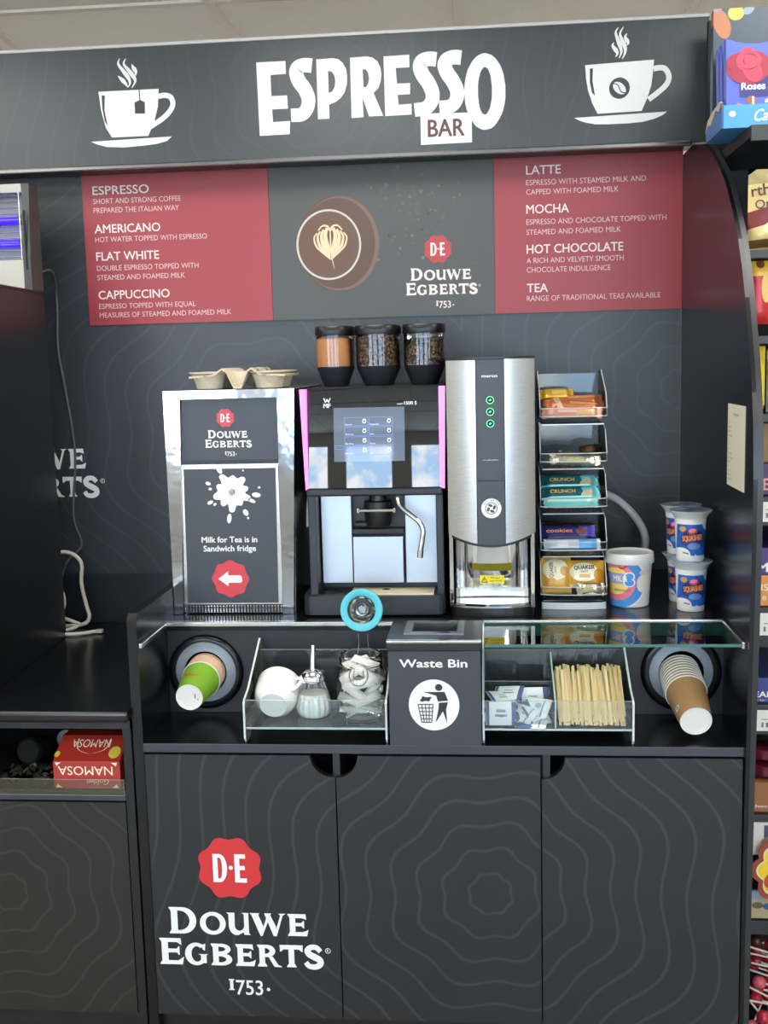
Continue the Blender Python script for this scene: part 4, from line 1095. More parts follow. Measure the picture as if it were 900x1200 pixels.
# left stack
base = Vector((-.514, .060, .778)); top = Vector((-.513, .203, .792)); ax = (top - base).normalized()
c0 = thing('paper_cup', 'bright green ripple paper cup with an orange swoosh in the left dispenser', 'paper cup', base, aim(ax))
cup_parts(c0, .0285, .0405, .098, GREENC, PAPERW, PAPERW)
bm = BM(); f = cupfn(.0285, .0405, .098, .0012)
pth = [(-.62, .058), (-.54, .047), (-.20, .040), (.16, .039), (.52, .043)]
ribbon(bm, [(a, b) for a, b in pth], .0050, lambda u, v: f(u, v), 0, .0012, .0062)
part('swoosh', bm, mat('swoosh_orange', (196, 92, 40), .6), c0, local=True)
bm = BM(); f0 = cupfn(.0285, .0405, .098, .0012)
for a, b in ((.012, .006), (.014, .003)): pass
decal(bm, rect(.010, .0125, -.006, .004), lambda u, v: (u, v, .0032)); decal(bm, rect(.016, .018, .004, .008), lambda u, v: (u, v, .0032)); part('print', bm, mat('grey_print', (120, 122, 122), .6), c0, local=True)
c1 = None
for k in range(1, 6):
    q = base + ax * (.0098 * k)
    if c1 is None:
        c1 = thing('paper_cup', 'paper cup nested behind the green cup, pale rim showing', 'paper cup', q, aim(ax), 'nested cups in the left dispenser')
        cup_parts(c1, .0285, .0405, .098, PEACH, PEACH, PAPERW)
    else: dup(c1, q)

# ------------------------------------------------------------------ waste bin between the trays
t = thing('waste_bin', 'dark grey waste bin with a white litter symbol and a top chute', 'waste bin', (0, .08, .70))
bm = BM(); box(bm, -.0915, .0905, -.004, .0, .7005, .8935, 0, .0008); fp = part('front_panel', bm, CHARL, t)
bm = BM(); box(bm, -.0905, .0895, .0, .165, .7005, .893); part('body', bm, BLACK, t)
bm = BM(); prism(bm, [rect(-.0945, .0925, -.007, .165), rect(-.050, .047, .051, .140)], 'Z', .9055, .9145); box(bm, -.0945, .0925, -.007, .004, .893, .9055, 0, .002); part('lid', bm, mat('bin_lid_black', (15, 16, 17), .35), t)
bm = BM(); box(bm, -.0948, .0928, -.0085, .004, .9085, .9155, 0, .003); part('lid_edge', bm, CHROMER, t)
bm = BM(); prism(bm, [rect(-.063, .0575, .038, .149), rect(-.048, .0435, .054, .138)], 'Z', .9147, .9185); prism(bm, [rect(-.0485, .044, .0535, .1385), rect(-.0475, .043, .0545, .1375)], 'Z', .895, .916)
part('chute_frame', bm, mat('chute_steel', (150, 150, 148), .3, 1.0), t)
BF = onY(-.0045); bm = BM()
text(bm, 'Waste Bin', -.0025, .8605, .134, .0165, BF, .03, align='C'); part('lettering', bm, WHITE, fp)
bm = BM(); cx, cz = -.0025, .7838; decal(bm, ell(cx, cz, .0500, .0520, 56), BF); sy = part('litter_symbol', bm, WHITE, fp)
bm = BM(); F = onY(-.0051)
k = .0500 / 187
def S(pts): return [(cx + (x - 435) * k, cz - (y - 865) * k * 1.02) for x, y in pts]
decal(bm, S(ell(472, 733, 27, 26, 24)), F)
decal(bm, S([(357, 767), (440, 767), (515, 766), (540, 832), (465, 838), (452, 795), (420, 785)]), F)
decal(bm, S([(470, 848), (538, 843), (524, 900), (530, 998), (500, 912), (445, 997), (468, 890)]), F)
decal(bm, S([(350, 797), (372, 806), (400, 805), (420, 802), (400, 838), (375, 834), (345, 840), (330, 832), (342, 818)]), F)
def line(a, b, w=3.2):
    d = Vector(b) - Vector(a); n = Vector((-d.y, d.x)).normalized() * w
    decal(bm, S([tuple(Vector(a) + n), tuple(Vector(b) + n), tuple(Vector(b) - n), tuple(Vector(a) - n)]), F)
for i in range(5): line((316 + 28 * i, 858), (343 + 18 * i, 996))
for i in range(6): line((316 + 5 * i, 860 + 27 * i), (430 - 3.5 * i, 860 + 27 * i))
part('litter_man', bm, CHAR, sy)

# ------------------------------------------------------------------ acrylic trays
def tray(x0, x1, label, div=None):
    t = thing('acrylic_tray', label, 'tray', ((x0 + x1) / 2, .09, .70))
    prof = [(.012, .7005), (.040, .7005), (.085, .728), (.186, .728), (.192, .871), (.184, .8725), (.05, .800), (.010, .789), (.004, .783), (.004, .709)]
    for x in (x0, x1 - .004):
        bm = BM(); prism(bm, prof, 'X', x, x + .004, 0, 1); part('side', bm, [ACR, ACRE], t)
    bm = BM(); sheet(bm, x0 + .004, x1 - .004, .008, .186, .7285, .7322); part('floor', bm, [ACR, ACRE], t)
    bm = BM(); sheet(bm, x0 + .004, x1 - .004, .0065, .0100, .7285, .7885); part('front_lip', bm, [ACR, ACRE], t)
    bm = BM(); sheet(bm, x0 + .004, x1 - .004, .182, .1855, .7322, .847); part('back', bm, [ACR, ACRE], t)
    if div:
        bm = BM(); prism(bm, [(.011, .7325), (.181, .7325), (.181, .842), (.011, .786)], 'X', div, div + .003, 0, 1); part('divider', bm, [ACR, ACRE], t)
        bm = BM(); sheet(bm, x0 + .004, div, .105, .108, .7325, .800); part('inner_step', bm, [ACR, ACRE], t)
    return t
tray(-.389, -.097, 'clear acrylic tray holding the mug, sugar pourer and jar')
tray(.0925, .3885, 'clear acrylic tray holding sachets and wooden stirrers', div=.2345)

# white mug lying on its side, base to the front
ax = Vector((.02, .95, .30)).normalized()
t = thing('mug', 'white china mug lying on its side in the left acrylic tray', 'mug', Vector((-.3345, .044, .7665)), aim(ax))
CHINA = mat('china_white', (236, 236, 230), .15, coat=.5)
bm = BM(); lathe(bm, [(.0, .0035), (.0235, .0035), (.0255, .0), (.0285, .0), (.030, .004), (.0385, .012), (.0445, .027), (.0465, .045), (.0460, .064), (.0475, .0705), (.0468, .0725), (.0440, .070), (.0430, .045), (.040, .024), (.030, .010), (.0, .008)], n=48, cap0=False, cap1=False); part('body', bm, CHINA, t, smooth=True, local=True, angle=60)
bm = BM(); tube(bm, [(.043, .012, .060), (.050, .016, .061), (.0565, .019, .050), (.055, .018, .036), (.046, .014, .026), (.038, .010, .023)], .0042, 12); bmesh.ops.rotate(bm, verts=bm.verts, cent=(0, 0, 0), matrix=Matrix.Rotation(math.radians(-48), 3, 'Z')); part('handle', bm, CHINA, t, smooth=True, local=True)
# sugar pourer
t = thing('sugar_pourer', 'fluted glass sugar pourer with a chrome spout top', 'sugar pourer', (-.2570, .085, .7325))
bm = BM(); lathe(bm, [(.0, .001), (.028, .001), (.034, .008), (.0365, .022), (.033, .042), (.0255, .062), (.0225, .074), (.0225, .080)], n=96, cap0=False, cap1=False, ripple=.035, rn=16); part('glass', bm, JARG, t, smooth=True, local=True)
bm = BM(); lathe(bm, [(.0, .002), (.027, .002), (.0325, .009), (.0350, .022), (.0318, .040), (.028, .049), (0, .0505)], n=96, cap0=False, cap1=False, ripple=.035, rn=16); part('sugar', bm, mat('white_sugar', (246, 244, 236), .9, bump=.4, bscale=900), t, smooth=True, local=True)
bm = BM(); lathe(bm, [(.0245, .074), (.0265, .075), (.0265, .086), (.0245, .089), (.021, .094), (.010, .099), (.0075, .100)], n=40); part('cap', bm, CHROME, t, smooth=True, local=True)
bm = BM(); tube(bm, [(0, 0, .098), (0, .004, .120), (.001, .010, .147)], .0058, 16); part('spout', bm, CHROME, t, smooth=True, local=True)

# clip-top jar with the lid tipped open
t = thing('clip_top_jar', 'open clip-top glass jar of white sachets with a turquoise lid seal', 'jar', (-.1560, .090, .7327))
bm = BM(); lathe(bm, [(.0, .001), (.040, .001), (.047, .007), (.0520, .025), (.0540, .055), (.0520, .088), (.0465, .104), (.0435, .112), (.0455, .118), (.0455, .126), (.0430, .131), (.0410, .131), (.0410, .126)], n=48, cap0=False, cap1=False); part('glass', bm, JARG, t, smooth=True, local=True)
bm = BM(); lathe(bm, [(.0463, .1095), (.0475, .1108), (.0463, .112)], n=40, cap0=False, cap1=False)
tube(bm, [(-.016, -.044, .110), (-.019, -.054, .097), (-.012, -.0585, .083), (.0, -.0595, .079), (.012, -.0585, .083), (.019, -.054, .097), (.016, -.044, .110)], .0013, 8)
tube(bm, [(-.009, -.050, .108), (-.009, -.0575, .094), (.009, -.0575, .094), (.009, -.050, .108)], .0013, 8, sub=3)
tube(bm, [(-.014, .047, .111), (-.010, .050, .135), (-.010, .046, .160)], .0013, 8); tube(bm, [(.014, .047, .111), (.010, .050, .135), (.010, .046, .160)], .0013, 8)
part('wire_clip', bm, mat('clip_wire', (175, 176, 172), .25, 1.0), t, smooth=True, local=True)
bm = BM(); lathe(bm, [(.0, .004), (.020, .005), (.029, .0), (.0315, .003), (.0440, .004), (.0455, .009), (.040, .013), (.022, .016), (0, .016)], n=44, cap0=False, cap1=False)
def lidpose(bm):
    bmesh.ops.rotate(bm, verts=bm.verts, cent=(0, 0, 0), matrix=Matrix.Rotation(math.radians(82), 3, 'X')); bmesh.ops.translate(bm, verts=bm.verts, vec=(-.001, .042, .2125)); return bm
bmesh.ops.rotate(bm, verts=bm.verts, cent=(0, 0, 0), matrix=Matrix.Rotation(PI, 3, 'X'))
ld = part('jar_lid', lidpose(bm), JARG, t, smooth=True, local=True)
bm = BM(); lathe(bm, [(.0300, .002), (.0300, .0055), (.0318, .007), (.0430, .007), (.0445, .0055), (.0445, .002)], n=44, cap0=False, cap1=False); part('rubber_seal', lidpose(bm), mat('turquoise_rubber', (84, 188, 202), .5), ld, smooth=True, local=True)
bm = BM(); lathe(bm, [(.021, .001), (.024, .006), (.027, .001)], n=40, cap0=False, cap1=False); lathe(bm, [(.009, .0), (.012, .0035), (.015, .0)], n=30, cap0=False, cap1=False); part('lid_highlight', lidpose(bm), mat('lid_glint', (188, 190, 182), .12, 1.0), ld, smooth=True, local=True)  # metal rings added to stand for the ring highlights on the glass lid
# paper sachets in the jar
def pillow(L, W, T, nx=10, ny=6, fin=.12):
    """a filled flat sachet with pinched ends, long side along X, lying flat"""
    bm = BM(); g = {}
    for s in (1, -1):
        for i in range(nx + 1):
            for j in range(ny + 1):
                u, v = i / nx, j / ny
                e = max(0, min(1, min(u, 1 - u) / fin - .35)); e = e ** .5 if e > 0 else 0
                z = T / 2 * e * math.sin(PI * v) ** .6 * s
                if j in (0, ny) or i in (0, nx): z = 0
                if s == -1 and (j in (0, ny) or i in (0, nx)): g[s, i, j] = g[1, i, j]; continue
                g[s, i, j] = bm.verts.new((L * (u - .5), W * (v - .5), z))
        for i in range(nx):
            for j in range(ny):
                q = [g[s, i, j], g[s, i + 1, j], g[s, i + 1, j + 1], g[s, i, j + 1]]
                try: bm.faces.new(q)
                except ValueError: pass
    return bm
SACHW = mat('sachet_paper', (224, 221, 212), .7)
rr = random.Random(7)
s0 = None
spots = [(-.016, -.024, .018, .3, .10, .15), (.016, -.022, .020, -.1, .15, -.35), (0, .016, .016, .1, 0, .1), (-.020, -.016, .036, .8, .42, .1), (.014, -.026, .042, 1.0, -.38, .1), (.0, .010, .040, .2, .2, .9), (-.010, -.028, .056, 1.1, .62, 0),
         (.024, -.010, .062, .9, -.95, .2), (-.028, .0, .064, .6, 1.15, .2), (.004, -.026, .074, 1.1, -.22, .1), (-.008, .014, .070, .3, .1, .3), (.018, -.018, .090, 1.0, .5, -.1), (-.018, -.016, .092, 1.0, -.6, .1), (.0, .0, .104, .5, .30, .4), (.010, -.010, .116, .5, .25, -.3),
         (-.012, .008, .112, .4, -.2, .5)]
for k, (dx, dy, dz, a, b, c) in enumerate(spots):
    loc = (-.1560 + dx, .090 + dy, .7325 + dz); rot = (a, b, c)
    if s0 is None:
        s0 = solo('paper_sachet', pillow(.058, .019, .010), SACHW, 'slim white paper sachet among those inside the glass jar', 'sachet', loc, 'sachets in the glass jar', local=True, rot=rot, smooth=True)
    else:
        dup(s0, loc, rot)
# sugar sachets lying in the right tray
SW = label_mat('sugar_sachet_print', (228, 229, 228), [('box', -.026, 0, .003, .03, 0, (88, 96, 140)), ('box', .026, 0, .005, .03, 0, (88, 96, 140)), ('box', 0, -.004, .012, .0022, 0, (150, 156, 176)), ('box', 0, .004, .009, .0018, 0, (160, 165, 185))], .6, axes='XY')
SB = label_mat('blue_corner_sachet_print', (226, 228, 230), [('box', -.02, -.01, .014, .022, 38, (84, 98, 142)), ('ell', .006, .004, .007, .006, 0, (150, 158, 168)), ('box', .016, 0, .0015, .02, 0, (120, 130, 160))], .6, axes='XY')
spec = (((.1290, .020, .7590), (1.25, 0, .0), 0, 'white sugar sachet with blue edges standing at the front of the tray', 'white\nsugar'),
        ((.1720, .038, .7520), (.55, .05, -.7), 1, 'blue-cornered white sachet lying beside the front sugar sachet', None),
        ((.1985, .050, .7620), (.7, .0, -.45), 1, 'white sachet leaning on the tray divider by the stirrers', None),
        ((.1340, .060, .7800), (.30, .12, .45), 0, 'sugar sachet lying across the top of the pile at the left', None),
        ((.1450, .075, .7850), (.35, -.1, -.25), 0, 'sugar sachet at the back left of the pile', None),
        ((.1950, .085, .7700), (1.1, .0, .10), 0, 'upright sugar sachet at the back of the pile near the divider', None),
        ((.1600, .050, .7550), (.4, .0, .9), 1, 'white sachet in the middle of the pile', None),
        ((.2030, .040, .7500), (.6, .1, .6), 0, 'sugar sachet wedged low against the tray divider', None),
        ((.1150, .045, .7450), (.1, .0, .2), 0, 'sugar sachet lying flat on the tray floor', None),
        ((.1900, .020, .7400), (.15, .0, -.2), 1, 'sachet flat on the tray floor behind the clear lip', None))
for loc, rot, mk, lab, tx in spec:
    o = solo('sugar_sachet', pillow(.060, .046, .007), SB if mk else SW, lab, 'sachet', loc, 'sugar sachets in the right tray', local=True, rot=rot, smooth=True)
    if tx:
        bm = BM(); text(bm, 'White', 0, .004, None, .0052, lambda u, v: (u, v, .0042), .01, align='C', out=(0, 0, 1)); text(bm, 'Sugar', 0, -.006, None, .0052, lambda u, v: (u, v, .0042), .01, align='C', out=(0, 0, 1)); part('lettering', bm, mat('sachet_ink', (110, 116, 140), .6), o, local=True)
# wooden stirrers: bundles leaning back, ends to the front
WOOD = [mat('stirrer_wood_%d' % i, c, .7, noise=.08, nscale=50) for i, c in enumerate(((226, 196, 140), (214, 180, 124), (234, 206, 154)))]
WOODEND = mat('stirrer_end', (190, 138, 110), .8)
protos = []
for i in range(3):
    bm = BM(); box(bm, -.0026, .0026, -.0006, .0006, 0, .132, 0, .0)
    for f in bm.faces:
        if f.calc_center_median().z < .0005: f.material_index = 1
    protos.append(bm)
meshes = []
rr = random.Random(3)
st0 = []
for i in range(3):
    st0.append(None)
cnt = 0
for layer in range(6):
    for i in range(22):
        x = .2445 + .131 * (i + rr.uniform(.15, .85)) / 22
        y = .022 + .0062 * layer + rr.uniform(-.002, .002)
        z = .7335 + .0042 * layer * (1.0) + rr.uniform(0, .003)
        lean = math.radians(54 + 2.4 * layer + rr.uniform(-5, 4))
        yaw = rr.uniform(-.07, .07) * (1 if .05 < (x - .2445) < .09 else .6)
        k = rr.randrange(3)
        rot = (-lean, rr.uniform(-.04, .05), yaw)
        lab = 'pale wooden stirrer in the bundle in the right tray'
        if st0[k] is None:
            o = part('wooden_stirrer', protos[k], [WOOD[k], WOODEND], None); tag(o, lab, 'stirrer', 'wooden stirrers in the right tray'); o.location = (x, y, z); o.rotation_euler = rot; st0[k] = o
        else: dup(st0[k], (x, y, z), rot)
        cnt += 1
# ------------------------------------------------------------------ snack rack: five stacked clear bins
t = thing('snack_rack', 'stack of five clear plastic snack bins beside the water boiler', 'snack rack', (.295, .40, DZ))
RACKE = mat('rack_edge', (196, 204, 204), .15, spec=.8, coat=.6)
X0, X1 = .2225, .3675
LIPB = [.939, 1.0385, 1.1345, 1.2335, 1.3310]
bm = BM(); prism(bm, [(X0 + .002, .50), (X0 + .002, .312)] + [(.295 - .0705 * math.cos(PI * i / 10), .312 - .012 * math.sin(PI * i / 10)) for i in range(1, 10)] + [(X1 - .002, .312), (X1 - .002, .50)], 'Z', .9055, .921, 0, 1); part('base', bm, [PLAST, RACKE], t)
def lipcurve(z, y=.312, b=.016, x0=X0, x1=X1, n=12):
    return [((x0 + x1) / 2 - (x1 - x0) / 2 * math.cos(PI * i / n), y - b * math.sin(PI * i / n) ** .7, z) for i in range(n + 1)]
BIN_TOP = []
for k, zb in enumerate(LIPB):
    zf = zb - .018
    zt = LIPB[k + 1] - .02 if k < 4 else 1.424
    rb = BM()
    # bulged front lip band and the scooped floor under it
    rows = [lipcurve(zf, .335, .012, X0 + .008, X1 - .008), lipcurve(zb - .002, .315, .015, X0 + .001, X1 - .001), lipcurve(zb, .312, .016), lipcurve(zb + .0175, .311, .016)]
    vv = [[rb.verts.new(p) for p in r] for r in rows]
    for a, (r0, r1) in enumerate(zip(vv, vv[1:])):
        for i in range(len(r0) - 1):
            f = rb.faces.new((r0[i], r0[i + 1], r1[i + 1], r1[i])); f.material_index = 1 if a == 1 else 0
    b = part('snack_bin', rb, [PLAST, RACKE], t, smooth=True, angle=80)
    bm = BM(); tube(bm, lipcurve(zb + .0175, .311, .016), .0010, 6, sub=1); tube(bm, lipcurve(zb, .312, .016), .0012, 6, sub=1); part('lip_edge', bm, RACKE, b, smooth=True)
    bm = BM(); sheet(bm, X0 + .006, X1 - .006, .325, .50, zf - .002, zf + .0005); part('bin_floor', bm, [PLAST, RACKE], b)
    for x in (X0, X1 - .002):
        bm = BM()
        sidep = [(.312, zb), (.50, zf), (.50, zt), (.40, zt), (.345, zt - .012), (.312, zb + .0175)] if k < 4 else [(.312, zb), (.50, zf), (.50, zt), (.44, zt + .004), (.335, zb + .05), (.312, zb + .0175)]
        prism(bm, sidep, 'X', x, x + .002, 0, 1); part('bin_side', bm, [PLAST, RACKE], b)
    bm = BM(); sheet(bm, X0 + .002, X1 - .002, .488, .490, zf + .002, zt - .004); part('bin_back', bm, [PLAST, RACKE], b)
    BIN_TOP.append(zf + .001)

def bar_mesh(L, W, T, nx=18, ny=8):
    """flow-wrapped bar: a rounded body with flat crimped fins at both ends"""
    bm = BM(); rings = []
    for i in range(nx + 1):
        u = i / nx; x = L * (u - .5)
        e = min(u, 1 - u) * L
        k = 0.0 if e < .010 else min(1.0, (e - .010) / .010) ** .5
        ring = []
        for j in range(16):
            a = 2 * PI * j / 16
            wy = W / 2 * (1.0 if k > .05 else 1.06); tz = T / 2 * (.06 + .94 * k)
            yy = wy * math.copysign(abs(math.cos(a)) ** .6, math.cos(a)); zz = tz * math.copysign(abs(math.sin(a)) ** .6, math.sin(a))
            if e < .010: zz += .0008 * math.sin(j * 2.1)
            ring.append(bm.verts.new((x + (.0012 * (1 if j % 2 else -1) if i in (0, nx) else 0), yy, zz)))
        rings.append(ring)
    for a, b in zip(rings, rings[1:]):
        for j in range(16): bm.faces.new((a[j], a[(j + 1) % 16], b[(j + 1) % 16], b[j]))
    bm.faces.new(rings[0]); bm.faces.new(rings[-1])
    return bm
def foil(name, base, layers, rough=.28, metal=.35): return label_mat(name, base, layers, rough, metal, axes='XY', bump=.35, bscale=70)
COPPER = foil('copper_foil', (196, 116, 74), [('box', .02, .004, .03, .003, 0, (226, 170, 120)), ('box', -.035, 0, .006, .02, 20, (236, 196, 168))], .25, .6)
GOLD = foil('gold_foil', (226, 176, 66), [('box', .01, 0, .018, .006, 0, (240, 214, 130)), ('box', -.04, 0, .012, .02, 0, (236, 190, 40))], .25, .6)
ROSE = foil('rose_foil', (214, 150, 128), [('box', .03, 0, .02, .006, 0, (226, 176, 120)), ('box', -.01, .003, .02, .003, 0, (232, 190, 176))], .3, .4)
TEAL = foil('teal_foil', (22, 96, 104), [('box', .045, 0, .016, .02, 25, (120, 200, 206)), ('ell', .035, -.004, .014, .008, 20, (205, 190, 150)), ('box', 0, -.0115, .07, .003, 0, (150, 220, 214))], .28, .3)
AQUA = foil('aqua_foil', (120, 205, 196), [('box', 0, .004, .05, .003, 0, (180, 232, 226))], .3, .3)
PURP = foil('purple_foil', (40, 36, 110), [('box', .045, 0, .02, .02, 0, (96, 86, 190)), ('ell', .03, .002, .012, .008, 0, (120, 80, 60)), ('box', 0, -.012, .07, .003, 0, (22, 20, 48))], .3, .25)
SILV = foil('silver_foil', (196, 188, 164), [('box', 0, 0, .02, .004, 10, (224, 212, 150))], .22, .8)
BLUEW = foil('blue_white_foil', (196, 206, 220), [('box', .035, 0, .02, .02, 0, (96, 176, 230)), ('box', -.02, 0, .012, .006, 0, (230, 232, 238))], .3, .3)
BROWN = foil('brown_foil', (70, 56, 40), [('box', .0, 0, .01, .006, 0, (120, 96, 60))], .3, .5)
def bar(m, L, W, T, loc, rot, label, cat='snack bar', txt=None, tm=None, group=None, th=.010, tw=.06):
    o = solo('snack_bar', bar_mesh(L, W, T), m, label, cat, loc, group, local=True, rot=rot, smooth=True)
    if txt:
        bm = BM(); text(bm, txt, -.018, -.001, tw, th, lambda u, v: (u, v, T / 2 + .0009), .02, align='C', out=(0, 0, 1)); part('lettering', bm, tm, o, local=True)
    return o
RX = math.radians(62)
YEL = mat('print_gold', (236, 176, 60), .5); ORG = mat('print_orange', (240, 150, 70), .5)
f5, f4, f3, f2, f1 = BIN_TOP
B1 = BIN_TOP[4]; B2 = BIN_TOP[3]; B3 = BIN_TOP[2]; B4 = BIN_TOP[1]; B5 = BIN_TOP[0]
bar(ROSE, .130, .026, .014, (.293, .332, B1 + .022), (RX, 0, 0), 'rose foil bar behind the front lip of the top bin', group='foil bars in the top bin')
bar(COPPER, .128, .026, .015, (.300, .352, B1 + .037), (RX * .8, .06, .03), 'copper foil bar in the middle of the top bin', group='foil bars in the top bin', txt=None)
bar(COPPER, .130, .026, .016, (.298, .385, B1 + .047), (RX * .7, -.03, -.04), 'copper foil bar at the back of the top bin', group='foil bars in the top bin')
bar(GOLD, .080, .028, .015, (.262, .395, B1 + .062), (RX * .7, -.02, .02), 'short gold foil bar lying highest in the top bin', group='foil bars in the top bin')
bar(SILV, .110, .024, .008, (.300, .335, B2 + .016), (1.0, .05, 0), 'silver and gold wrapper behind the lip of the second bin', 'wrapper')
bar(BROWN, .050, .026, .012, (.335, .372, B2 + .036), (.8, -.1, .35), 'dark brown wrapped sweet at the right of the second bin', 'wrapper')
bar(SILV, .070, .024, .010, (.300, .378, B2 + .022), (.7, .1, -.2), 'crumpled pale wrapper lying in the second bin', 'wrapper')
bar(TEAL, .128, .032, .016, (.292, .385, B3 + .062), (RX, 0, .02), 'teal snack bar, upper of the two in the third bin', txt='CRUNCH', tm=YEL, tw=.055, th=.008, group='teal bars in the third bin')
bar(TEAL, .128, .032, .016, (.292, .352, B3 + .040), (RX, -.02, -.02), 'teal snack bar, lower of the two in the third bin', txt='CRUNCH', tm=YEL, tw=.055, th=.008, group='teal bars in the third bin')
bar(AQUA, .118, .022, .012, (.290, .330, B3 + .022), (RX, 0, 0), 'pale aqua bar low behind the lip of the third bin')
bar(PURP, .122, .034, .016, (.284, .352, B4 + .047), (RX, 0, 0), 'purple snack bar with orange lettering in the fourth bin', txt='cookies', tm=ORG, tw=.058, th=.009)
bar(BROWN, .118, .026, .014, (.288, .392, B4 + .052), (RX, 0, .02), 'dark wrapped bar behind the purple one in the fourth bin')
bar(BLUEW, .124, .024, .012, (.293, .337, B4 + .024), (RX, 0, 0), 'blue and white bar low behind the lip of the fourth bin')
# two oat sachets in the lowest bin
def pouch(L, W, T, layers, base, label, loc, rot, nm):
    m = label_mat(nm, base, layers, .35, .1, axes='XY', bump=.5, bscale=45)
    return solo('oat_sachet', pillow(L, W, T, 16, 10, .16), m, label, 'oat sachet', loc, 'oat sachets in the lowest bin', local=True, rot=rot, smooth=True)
INKG = mat('print_dark_green', (40, 62, 48), .5)
OATB = (222, 168, 62)
o = pouch(.082, .066, .020, [('ell', .012, .002, .026, .028, 0, (238, 228, 190)), ('ell', .018, -.018, .010, .009, 0, (214, 160, 90)), ('box', -.036, 0, .003, .04, 0, (236, 190, 90))], OATB, 'yellow oat sachet turned on end in the lowest bin', (.2590, .335, B5 + .046), (math.radians(72), math.radians(-86), 0), 'oat_print_upright')
bm = BM(); fz = lambda u, v: (u, v, .0112)
o.rotation_euler = (math.radians(74), 0, 0)
bpy.data.objects.remove(o)
o = pouch(.066, .082, .022, [('ell', -.002, .014, .028, .024, 0, (240, 230, 196)), ('ell', .018, .010, .010, .011, 0, (216, 164, 96)), ('box', 0, -.034, .04, .003, 0, (238, 196, 96)), ('ell', -.014, -.012, .012, .007, 10, (208, 146, 48))], OATB, 'yellow oat sachet with its lettering turned sideways in the lowest bin', (.2590, .350, B5 + .050), (math.radians(74), 0, .06), 'oat_print_sideways')
bm = BM(); text(bm, 'QUAKER', -.008, -.004, .034, .0085, fz, .02, 0, PI / 2, out=(0, 0, 1)); text(bm, 'OATS', -.001, .006, .014, .004, fz, .01, 0, PI / 2, out=(0, 0, 1)); part('lettering', bm, INKG, o, local=True)
o = pouch(.082, .062, .024, [('ell', -.004, .004, .031, .021, 0, (242, 234, 204)), ('box', -.002, -.005, .012, .004, 0, (214, 176, 90)), ('ell', .03, -.004, .012, .016, 10, (206, 140, 40)), ('box', -.02, -.026, .016, .004, 8, (236, 224, 190))], OATB, 'yellow oat sachet reading upright at the right of the lowest bin', (.3240, .352, B5 + .053), (math.radians(74), 0, -.04), 'oat_print_upright2')
bm = BM(); fz2 = lambda u, v: (u, v, .0126); text(bm, 'QUAKER', -.003, .010, .046, .0088, fz2, .025, 0, 0.04, align='C', out=(0, 0, 1)); text(bm, 'OATS', -.003, .003, .016, .0042, fz2, .01, align='C', out=(0, 0, 1)); part('lettering', bm, INKG, o, local=True)
bar(SILV, .062, .030, .012, (.333, .322, B5 + .024), (1.0, 0, .05), 'silver wrapped item lying behind the lip of the lowest bin', 'wrapper')

# ------------------------------------------------------------------ gum tub
t = thing('sweet_tub', 'clear-lidded white tub with a blue and pink rainbow print', 'sweet tub', (.4215, .355, DZ))
TUBM = label_mat('tub_print', (222, 214, 206), [('ell', -.030, .058, .062, .062, 0, (226, 232, 236)), ('ell', -.030, .058, .058, .0575, 0, (74, 142, 206)), ('ell', -.032, .058, .040, .041, 0, (222, 120, 134)), ('ell', -.034, .060, .028, .030, 0, (238, 206, 104)),
    ('box', -.045, .066, .030, .012, 0, (140, 150, 210)), ('ell', -.006, .072, .0115, .0095, 0, (238, 240, 244)), ('ell', -.006, .058, .0125, .0100, 0, (238, 240, 244)), ('ell', -.006, .072, .0092, .0075, 0, (70, 140, 208)), ('ell', -.006, .058, .0102, .0080, 0, (70, 140, 208)),
    ('ell', -.020, .094, .0085, .0058, 25, (196, 44, 76)), ('ell', -.021, .0955, .006, .0032, 25, (232, 110, 134)), ('ell', .028, .080, .012, .006, 0, (228, 190, 186)), ('ell', .024, .055, .014, .02, 0, (226, 216, 196))], .35)
bm = BM(); lathe(bm, [(.0, .0005), (.040, .0005), (.0425, .003), (.0455, .050), (.0490, .098), (.0490, .105)], n=56, cap0=False, cap1=False); tb = part('body', bm, TUBM, t, smooth=True, local=True)
def cylz(r0, r1, h, d=.0006):
    def f(u, v):
        r = r0 + (r1 - r0) * v / h + d; a = -PI / 2 + u / r
        return (r * math.cos(a), r * math.sin(a), v)
    return f
bm = BM(); fn = cylz(.0425, .049, .1); text(bm, 'MILK', -.046, .0605, .036, .0125, fn, .03, 1); text(bm, 'BONTASTIC', -.040, .0375, .036, .005, fn, .01, 0); part('lettering', bm, [mat('tub_ink', (70, 66, 110), .5), mat('tub_bubble', (236, 226, 190), .5)], tb, local=True)
TUBL = clear('tub_lid_plastic', (240, 242, 236), .15, .75, (240, 240, 232))
bm = BM(); lathe(bm, [(.0535, .098), (.0545, .100), (.0535, .112), (.0525, .120), (.0500, .121), (.0480, .1165), (0, .1165)], n=56, cap0=False, cap1=False); part('lid', bm, TUBL, t, smooth=True, local=True)
